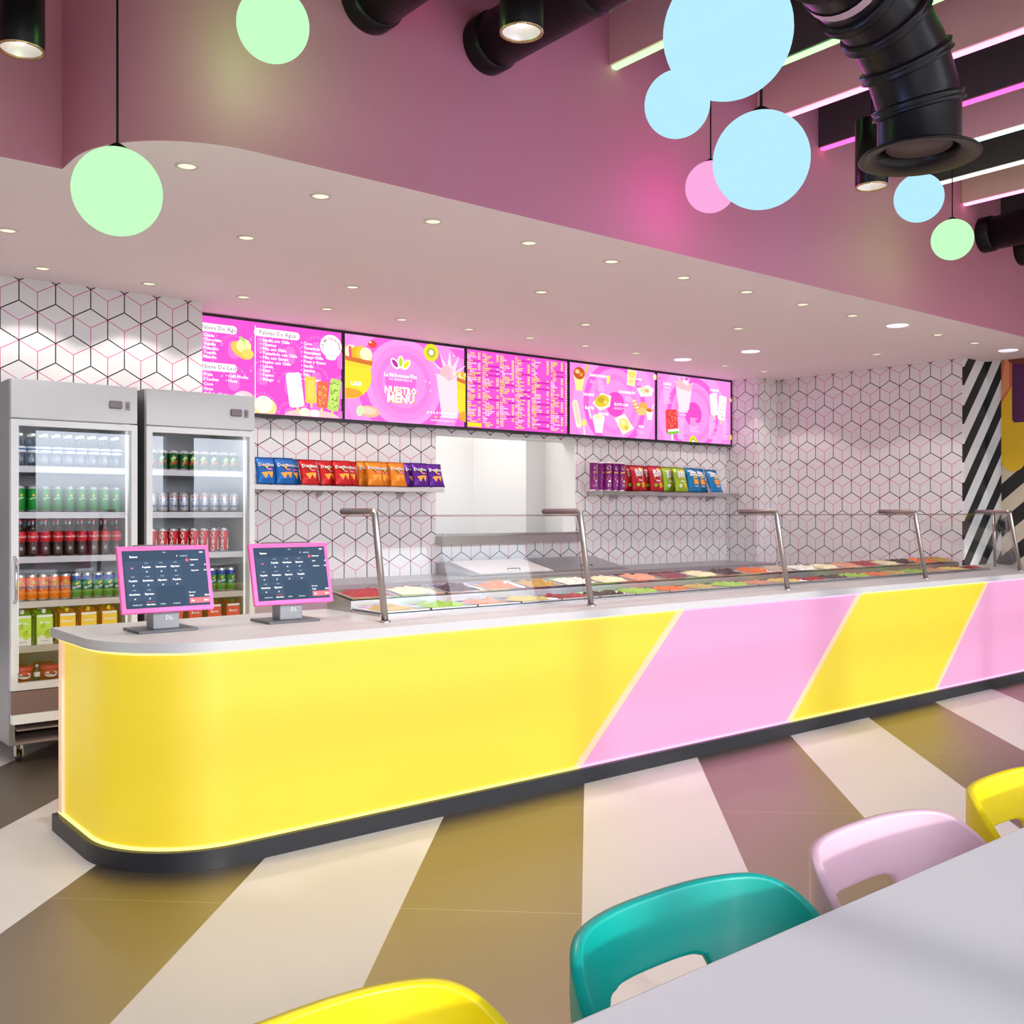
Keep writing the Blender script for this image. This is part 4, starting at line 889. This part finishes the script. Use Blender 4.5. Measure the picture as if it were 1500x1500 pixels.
place_bag('tri', bag_r, 'red_chip_bag', 'red chip', [(438, 467, 7.15, .16, .0), (466, 494, 7.19, .16, .0), (486, 516, 7.13, .16, .0), (497, 523, 7.21, .15, .0)], Lw)
place_bag('tri', bag_o, 'orange_chip_bag', 'orange chip', [(522, 547, 7.245, .1, .0), (534, 562, 7.14, .14, .0), (548, 575, 7.20, .14, .02), (568, 595, 7.15, .14, .0)], Lw)
place_bag('tri', bag_p, 'purple_chip_bag', 'purple chip', [(590, 614, 7.21, .12, .0), (601, 628, 7.14, .14, .0), (625, 649, 7.15, .16, .0)], Lw)
place_bag('sun', bag_cr, 'crimson_snack_bag', 'crimson soy', [(912, 932, 7.22, .12, 0), (922, 946, 7.14, .14, 0), (937, 959, 7.21, .14, 0), (948, 971, 7.14, .12, 0)], Rw)
place_bag('sun', bag_l, 'lime_snack_bag', 'lime soy', [(968, 989, 7.235, .12, 0), (984, 1008, 7.15, .16, 0)], Rw)
place_bag('snow', bag_c, 'sky_blue_snack_bag', 'sky blue puff', [(1003, 1027, 7.15, .16, 0), (1013, 1036, 7.21, .16, 0), (1037, 1057, 7.14, .24, 0)], Rw)
pu = P_('tube_purple', 130, 20, 120, .35, .1); pk_ = P_('tube_magenta', 180, 25, 120, .35, .1)
tu = MB().lathe([(0, 0), (.0355, 0), (.0355, .012), (.035, .012), (.035, .10), (.035, .238), (.0365, .240), (.0365, .250), (0, .250)], pu, 24, mats=[tin, tin, tin, pu, pu, pk_, wh_c, wh_c])
fA = cyl_fn(.035, .200, 0, .0006); fB = cyl_fn(.035, .200, 0, .0012)
patch(tu, fA, ell2(0, 0, .019, .017, 16), wh_c); patch(tu, fB, [(-.013, -.002), (-.004, .003), (0, .0), (.004, .003), (.013, -.002), (.004, -.006), (0, -.003), (-.004, -.006)], P_('bag_dark', 60, 20, 20)); patch(tu, fB, [(-.014, .010), (0, .015), (.014, .010), (0, .007)], P_('bag_dark', 60, 20, 20))
tu.text('Pringles', .019, ye_c, lambda x, y: fB(x, y-.042+.2*x), .04); patch(tu, fA, ell2(0, -.095, .022, .022, 12), og_c); patch(tu, fB, ell2(.006, -.115, .014, .010, 10), wh_c); patch(tu, fB, [(-.01, -.16), (.014, -.16), (.014, -.135), (-.01, -.135)], wh_c)
tube0 = tu.build('snack_tube')
for i, (px, y, rz) in enumerate(((869, 7.16, .1), (880.5, 7.20, .6), (891, 7.13, -.5), (900, 7.15, .1), (910, 7.15, 0))):
    o = tube0 if i == 0 else copy_tree(tube0); o.location = (xat(px, y), y, 1.6055); o.scale = (1.03, 1.03, 1.15); o.rotation_euler = (0, 0, rz)
    tag(o, 'purple crisp tube, %s from left on the right wall shelf' % ORD[i], 'snack tube', 'purple crisp tubes on the right shelf')

# ------------------------------------------------------------------ point-of-sale terminals
def terminal(x, label):
    r = empty('payment_terminal', (x, 4.32, .892), label, 'terminal', 'pink framed sales terminals')
    g1 = mat('terminal_grey', (.09, .09, .10), .4); g2 = mat('terminal_stand', (.25, .25, .26), .45)
    MB().box(-.128, .128, -.10, .10, 0, .012, g1, bevel=.002).build('base', r)
    st = MB(); st.box(-.052, .060, -.055, .03, .012, .115, g2, bevel=.004); f = lambda a, b: (a+.018, -.0556, b+.05); st.text('DL', .026, mat('stand_mark', (.6, .6, .6), .4), f, .01); st.build('stand', r)
    # tilted head: bottom edge forward and low
    M = Matrix.Translation((.0, -.105, .088)) @ Matrix.Rotation(-math.atan2(.07, .275), 4, 'X')
    fr = MB(); fr.box(-.197, .197, 0, .022, 0, .285, mat('terminal_pink', srgb(240, 95, 165), .4), bevel=.004)
    for v in fr.bm.verts: v.co = M @ v.co
    fr.build('pink_frame', r, 'bright pink screen frame')
    bk = MB(); bk.box(-.12, .12, .022, .04, .05, .295, g1)
    for v in bk.bm.verts: v.co = M @ v.co
    bk.build('back_housing', r)
    w, h = .358, .245; cv = Canvas(w, h, (62, 78, 98), 1.0)
    G_ = (70, 86, 108); cv.rect(.252, 0, w, h, (66, 83, 105))
    cv.text('Ramen', .03, .030, .012, WH, .04); cv.text('11:20', .17, .012, .006, WH, .02)
    cv.text('10:00 8.1', .245, .030, .009, (220, 225, 235), .02); cv.text('II', .228, .030, .011, (220, 225, 235), .02); cv.rect(.33, .010, .345, .015, WH)
    for rr_ in range(3):
        for cc_ in range(4):
            if rr_ == 2 and cc_ > 1: continue
            u0, v0 = .006+.061*cc_, .045+.058*rr_; cv.rect(u0, v0, u0+.058, v0+.055, G_, new=(rr_+cc_ == 0))
            if rr_ == cc_ == 0: cv.ell(u0+.03, v0+.03, .006, .003, (240, 110, 150)); continue
            cv.text('11:00', u0+.029, v0+.012, .007, (200, 205, 215), .02, 'CENTER'); cv.text(('Espresso', 'Popsicle', 'Americano')[(rr_+cc_) % 3], u0+.029, v0+.030, .0105, WH, .05, 'CENTER', maxw=.046); cv.text('$5', u0+.029, v0+.049, .008, (225, 228, 235), .04, 'CENTER')
    cv.ell(.268, .048, .007, .007, (240, 100, 120)); cv.text('Customer', .28, .050, .009, WH, .04); cv.text('Latte', .28, .073, .008, WH, .04); cv.text('Cappucino', .28, .097, .008, WH, .04); cv.text('$5', .35, .073, .008, WH, .04, 'RIGHT'); cv.text('$18', .35, .097, .008, WH, .04, 'RIGHT')
    cv.text('Discount', .262, .192, .008, WH, .03); cv.text('Total', .262, .207, .009, WH, .05); cv.text('$23.2', .35, .207, .009, WH, .05, 'RIGHT'); cv.rect(.262, .214, .352, .237, (240, 125, 135)); cv.text('Pay', .27, .229, .009, WH, .05); cv.text('$23.2', .345, .229, .009, WH, .05, 'RIGHT')
    for k, t in enumerate(('Dashboard', 'Main Menu', 'Coffee', 'Desserts')): cv.text(t, .022+.056*k, .236, .0085, WH if k == 1 else (190, 195, 205), .04)
    cv.rect(.078, .222, .115, .2235, (240, 90, 110))
    for v in cv.mb.bm.verts: v.co = M @ (v.co + Vector((0, -.0008, .02)))
    cv.mb.build('picture', r, normals=False)
terminal(1.575, 'pink framed sales terminal nearest the rounded counter end')
terminal(2.158, 'pink framed sales terminal beside the topping pans')

# ------------------------------------------------------------------ topping bar with pans
tbx = empty('topping_bar', (5.7, 4.46, .892), 'two-tier stainless topping bar set in the counter', 'topping bar')
X0 = 2.595-5.7; NP = 21; PT = .295; X1 = X0+NP*PT+.01
MB().prism([(-.272, 0), (-.272, .012), (.005, .012), (.005, .0)], X0, X1, steel, axis=0).build('lower_tray', tbx)
MB().prism([(.008, 0), (.008, .058), (.255, .088), (.255, 0)], X0, X1, steel, axis=0).build('upper_step', tbx)
FC = {k: tuple(int(c*.86) for c in v) for k, v in {'sand': (205, 175, 105), 'green': (165, 205, 70), 'salmon': (225, 150, 120), 'yellow': (235, 205, 115), 'red': (165, 20, 30), 'dark brown': (60, 22, 18), 'orange': (235, 110, 40), 'cream': (238, 222, 180), 'dark purple': (70, 40, 55), 'coral': (235, 135, 90), 'olive': (190, 145, 50), 'white': (245, 235, 225), 'maroon': (130, 35, 60), 'tan': (190, 165, 150)}.items()}
LOW = ['sand', 'green', 'salmon', 'yellow', 'red', 'dark brown', 'green', 'orange']
UP = ['red', 'cream', 'dark purple', 'coral', 'olive', 'white', 'cream', 'salmon', 'maroon', 'cream', 'dark brown', 'orange', 'tan', 'white', 'cream', 'salmon', 'red', 'cream', 'dark brown', 'orange', 'olive']
def pan_mesh(d):
    w = .142; mb = MB()
    o = [(-w, 0), (w, 0), (w, d), (-w, d)]; i_ = [(-w+.012, .012), (w-.012, .012), (w-.012, d-.012), (-w+.012, d-.012)]; lo_ = [(-w+.02, .02), (w-.02, .02), (w-.02, d-.02), (-w+.02, d-.02)]
    rim = .012
    for a, b, za, zb in ((o, o, .004, rim), (o, i_, rim, rim), (i_, lo_, rim, .0015)):
        for k in range(4):
            j = (k+1) % 4; mb.face([(a[k][0], a[k][1], za), (a[j][0], a[j][1], za), (b[j][0], b[j][1], zb), (b[k][0], b[k][1], zb)], chrome)
    mb.face([(p[0], p[1], .0015) for p in lo_], chrome)
    return mb
def food_mesh(d, seed, m):
    rnd = random.Random(seed); mb = MB(); nx, ny = 22, 18; w = .128
    bl = [(rnd.uniform(-w*.8, w*.8), rnd.uniform(.04, d-.04), rnd.uniform(.018, .045), rnd.uniform(.4, 1)) for _ in range(26)]
    G = []
    for j in range(ny+1):
        row = []
        for i in range(nx+1):
            x = -w+2*w*i/nx; y = .014+(d-.028)*j/ny
            e = min(1, min(i, nx-i)/4)*min(1, min(j, ny-j)/4)
            hgt = max([.5*a for (bx, by, br, a) in bl if (x-bx)**2+(y-by)**2 < br*br*.0] + [max(0, a*(1-((x-bx)**2+(y-by)**2)/(br*br))) for (bx, by, br, a) in bl])
            row.append(mb.bm.verts.new((x, y, .003+.006*e+.021*hgt*e*(.6+.4*e)+rnd.uniform(-.0022, .0022))))
        G.append(row)
    for j in range(ny):
        for i in range(nx):
            f = mb.bm.faces.new([G[j][i], G[j][i+1], G[j+1][i+1], G[j+1][i]]); f.material_index = mb.mi(m); f.smooth = True
    return mb
pan_lo = pan_hi = None
fcache = {}
for tier in (0, 1):
    d = (.270, .238)[tier]; tilt = (0.0, math.atan2(.030, .247))[tier]; cnts = {}
    for k in range(NP):
        colr = LOW[k % 8] if tier == 0 else UP[k]
        x = 5.7+X0+.1525+PT*k; y = (4.192, 4.472)[tier]; z = .892+(.0125, .0600)[tier]
        key = ('pan', tier)
        if key not in fcache:
            p = pan_mesh(d).build('topping_pan'); fcache[key] = p.data
        else: p = bpy.data.objects.new('topping_pan', fcache[key]); COL.objects.link(p)
        p.location = (x, y, z); p.rotation_euler = (tilt, 0, 0)
        tag(p, 'steel pan of %s topping, %s from left in the %s row' % (colr, ORD[k], ('front', 'raised back')[tier]), 'topping pan', 'topping pans in the %s row' % ('front', 'raised back')[tier])
        fk = (tier, colr)
        if fk not in fcache:
            q = food_mesh(d, hash(colr) % 97 if False else len(fcache)*13+5, mat('topping_'+colr.replace(' ', '_'), srgb(*FC[colr]), .5, noise=1.0)).build('topping', p); fcache[fk] = q.data
        else: q = bpy.data.objects.new('topping', fcache[fk]); COL.objects.link(q); q.parent = p
        q['label'] = '%s topping' % colr

# ------------------------------------------------------------------ glass sneeze guard
sg = empty('sneeze_guard', (5.7, 3.98, .892), 'glass sneeze guard on slanted steel posts along the counter', 'sneeze guard')
def gp(x, y, z): return (x-5.7, y-3.98, z-.892)
PX = [2.49, 3.80, 5.57, 7.32, 8.90]
bronze = mat('post_steel', (.42, .37, .35), .32, 1)
for x in PX:
    pt = MB(); pt.tube([gp(x, 3.98, .898), gp(x, 4.068, 1.388), gp(x, 4.071, 1.400), gp(x, 4.082, 1.403), gp(x, 4.37, 1.403)], .0165, bronze, 16)
    pt.lathe([(.026, 0), (.026, .006), (.018, .008)], bronze, 16, c=gp(x, 3.98, .892)); pt.build('post', sg)
def quad_slab(mb, P, n, m):
    n = Vector(n)*.003; a = [Vector(p)-n for p in P]; b = [Vector(p)+n for p in P]
    mb.face(a, m); mb.face(b[::-1], m)
    for i in range(4): j = (i+1) % 4; mb.face([a[i], a[j], b[j], b[i]], edge_glass)
for xa, xb in zip(PX, PX[1:]):
    g_ = MB(); quad_slab(g_, [gp(xa+.02, 4.005, .915), gp(xb-.02, 4.005, .915), gp(xb-.02, 4.088, 1.388), gp(xa+.02, 4.088, 1.388)], (0, 1, -.17), clear); g_.build('front_pane', sg)
    g_ = MB(); quad_slab(g_, [gp(xa+.004, 4.10, 1.381), gp(xb-.004, 4.10, 1.381), gp(xb-.004, 4.37, 1.381), gp(xa+.004, 4.37, 1.381)], (0, 0, 1), clear); g_.build('top_pane', sg)
pt = MB(); pt.tube([gp(9.33, 4.40, .896), gp(9.30, 4.40, 1.39)], .013, bronze, 14); pt.build('rear_post', sg)
blue_g = glass('tinted_glass', (.55, .66, .76), 1.5, .10)
g_ = MB(); quad_slab(g_, [gp(8.93, 3.99, .90), gp(9.31, 4.39, .90), gp(9.29, 4.38, 1.38), gp(8.93, 4.08, 1.38)], (.7, -.7, 0), clear); g_.build('end_pane', sg)
g_ = MB(); quad_slab(g_, [gp(9.33, 4.41, .90), gp(9.85, 4.65, .90), gp(9.85, 4.65, 1.38), gp(9.30, 4.41, 1.38)], (.4, -.9, 0), clear); g_.build('end_pane', sg)

# ------------------------------------------------------------------ table and chairs
tb_ = empty('dining_table', (2.9, .35, 0), 'long white table in the lower right foreground', 'table')
MB().box(-2.25, 3.2, -.5, .6, .722, .75, mat('table_white', (.68, .65, .665), .4), bevel=.004).build('tabletop', tb_)
for sx in (-1.89, 2.8):
    for sy in (-.4, .45): MB().box(sx-.025, sx+.025, sy-.025, sy+.025, 0, .722, white_metal).build('leg', tb_)
def smooth(a, b, t): t = max(0, min(1, (t-a)/(b-a))); return t*t*(3-2*t)
def chair(name, x, y, m, label, rz=0):
    r = empty(name, (x, y, 0), label, 'chair', 'tub chairs along the table', rz)
    mb = MB(); nu, nv = 96, 36; A, B = .312, .245
    def pt(s, t):                       # s -1..1 round the back, t 0..1 upwards
        ph = s*math.radians(104); cs, sn = math.cos(ph), math.sin(ph)
        px = A*(abs(sn)**.78)*(1 if sn >= 0 else -1); py = B*(abs(cs)**.78)*(1 if cs >= 0 else -1)
        top = .475 + .226*smooth(-.10, .205, py)
        fl = 1+.0*t; z = .40+(top-.40)*t; k = .90+.10*smooth(.40, .62, z)
        return (px*k*fl, py*k, z)
    G = [[mb.bm.verts.new(pt(-1+2*i/nu, j/nv)) for i in range(nu+1)] for j in range(nv+1)]
    for j in range(nv):
        for i in range(nu):
            c_ = [G[j][i], G[j][i+1], G[j+1][i+1], G[j+1][i]]
            cx = sum(v.co.x for v in c_)/4; cy = sum(v.co.y for v in c_)/4; cz = sum(v.co.z for v in c_)/4
            if cy > 0 and abs(cx/.135)**5+abs((cz-.512)/.055)**5 < 1: continue
            f = mb.bm.faces.new(c_); f.material_index = mb.mi(m); f.smooth = True
    for v in mb.bm.verts:
        if v.is_boundary and v.co.y > 0 and .44 < v.co.z < .585 and abs(v.co.x) < .16 and v.link_faces:
            q = (abs(v.co.x/.135)**5+abs((v.co.z-.512)/.055)**5)**.2; kx = max(abs(v.co.x), 1e-6)
            nx_ = v.co.x/q; v.co.z = .512+(v.co.z-.512)/q; kk = .90+.10*smooth(.40, .62, v.co.z)
            sn_ = min(1, (abs(nx_)/(A*kk))**(1/.78)); v.co.x = nx_; v.co.y = B*kk*(1-sn_*sn_)**(.39)
    bmesh.ops.delete(mb.bm, geom=[v for v in mb.bm.verts if not v.link_faces], context='VERTS')
    o = mb.build('shell', r)
    s1 = o.modifiers.new('thick', 'SOLIDIFY'); s1.thickness = .022; s1.offset = 0
    s2 = o.modifiers.new('round', 'SUBSURF'); s2.levels = 1; s2.render_levels = 1
    se = MB(); n = 40; prof = [(.0, .452), (.6, .448), (.88, .452), (.97, .447), (.99, .435), (.95, .425), (.5, .418), (0, .416)]
    rg = []
    for k, z in prof:
        rg.append([se.bm.verts.new((A*.93*k*(abs(math.cos(t))**.7)*(1 if math.cos(t) > 0 else -1), B*.93*k*(abs(math.sin(t))**.7)*(1 if math.sin(t) > 0 else -1), z)) for t in [2*PI*i/n for i in range(n)]] if k else [se.bm.verts.new((0, 0, z))])
    for a, b in zip(rg, rg[1:]):
        for i in range(n):
            j = (i+1) % n
            q = [a[0], b[i], b[j]] if len(a) == 1 else ([a[i], a[j], b[0]] if len(b) == 1 else [a[i], a[j], b[j], b[i]])
            f = se.bm.faces.new(q); f.material_index = se.mi(m); f.smooth = True
    se.build('seat', r)
    for sx in (-1, 1):
        for sy in (-1, 1): MB().tube([(sx*.16, sy*.14, .42), (sx*.21, sy*.20, 0)], .014, m, 12, radii=[.018, .012]).build('leg', r)
    return r
CP = dict(rough=.36, spec=.45)
ch_y = mat('chair_yellow', srgb(232, 208, 5), **CP); ch_t = mat('chair_teal', srgb(0, 158, 145), **CP); ch_p = mat('chair_pink', srgb(216, 178, 192), **CP)
chair('tub_chair', .645, 1.045, ch_y, 'yellow plastic tub chair cut by the bottom edge, nearest the camera', .06)
chair('tub_chair', 1.37, 1.03, ch_t, 'teal plastic tub chair pushed up to the white table')
chair('tub_chair', 2.035, 1.03, ch_p, 'pale pink plastic tub chair between teal and yellow chairs')
chair('tub_chair', 2.70, 1.03, ch_y, 'yellow plastic tub chair at the right edge, beyond the pink chair')
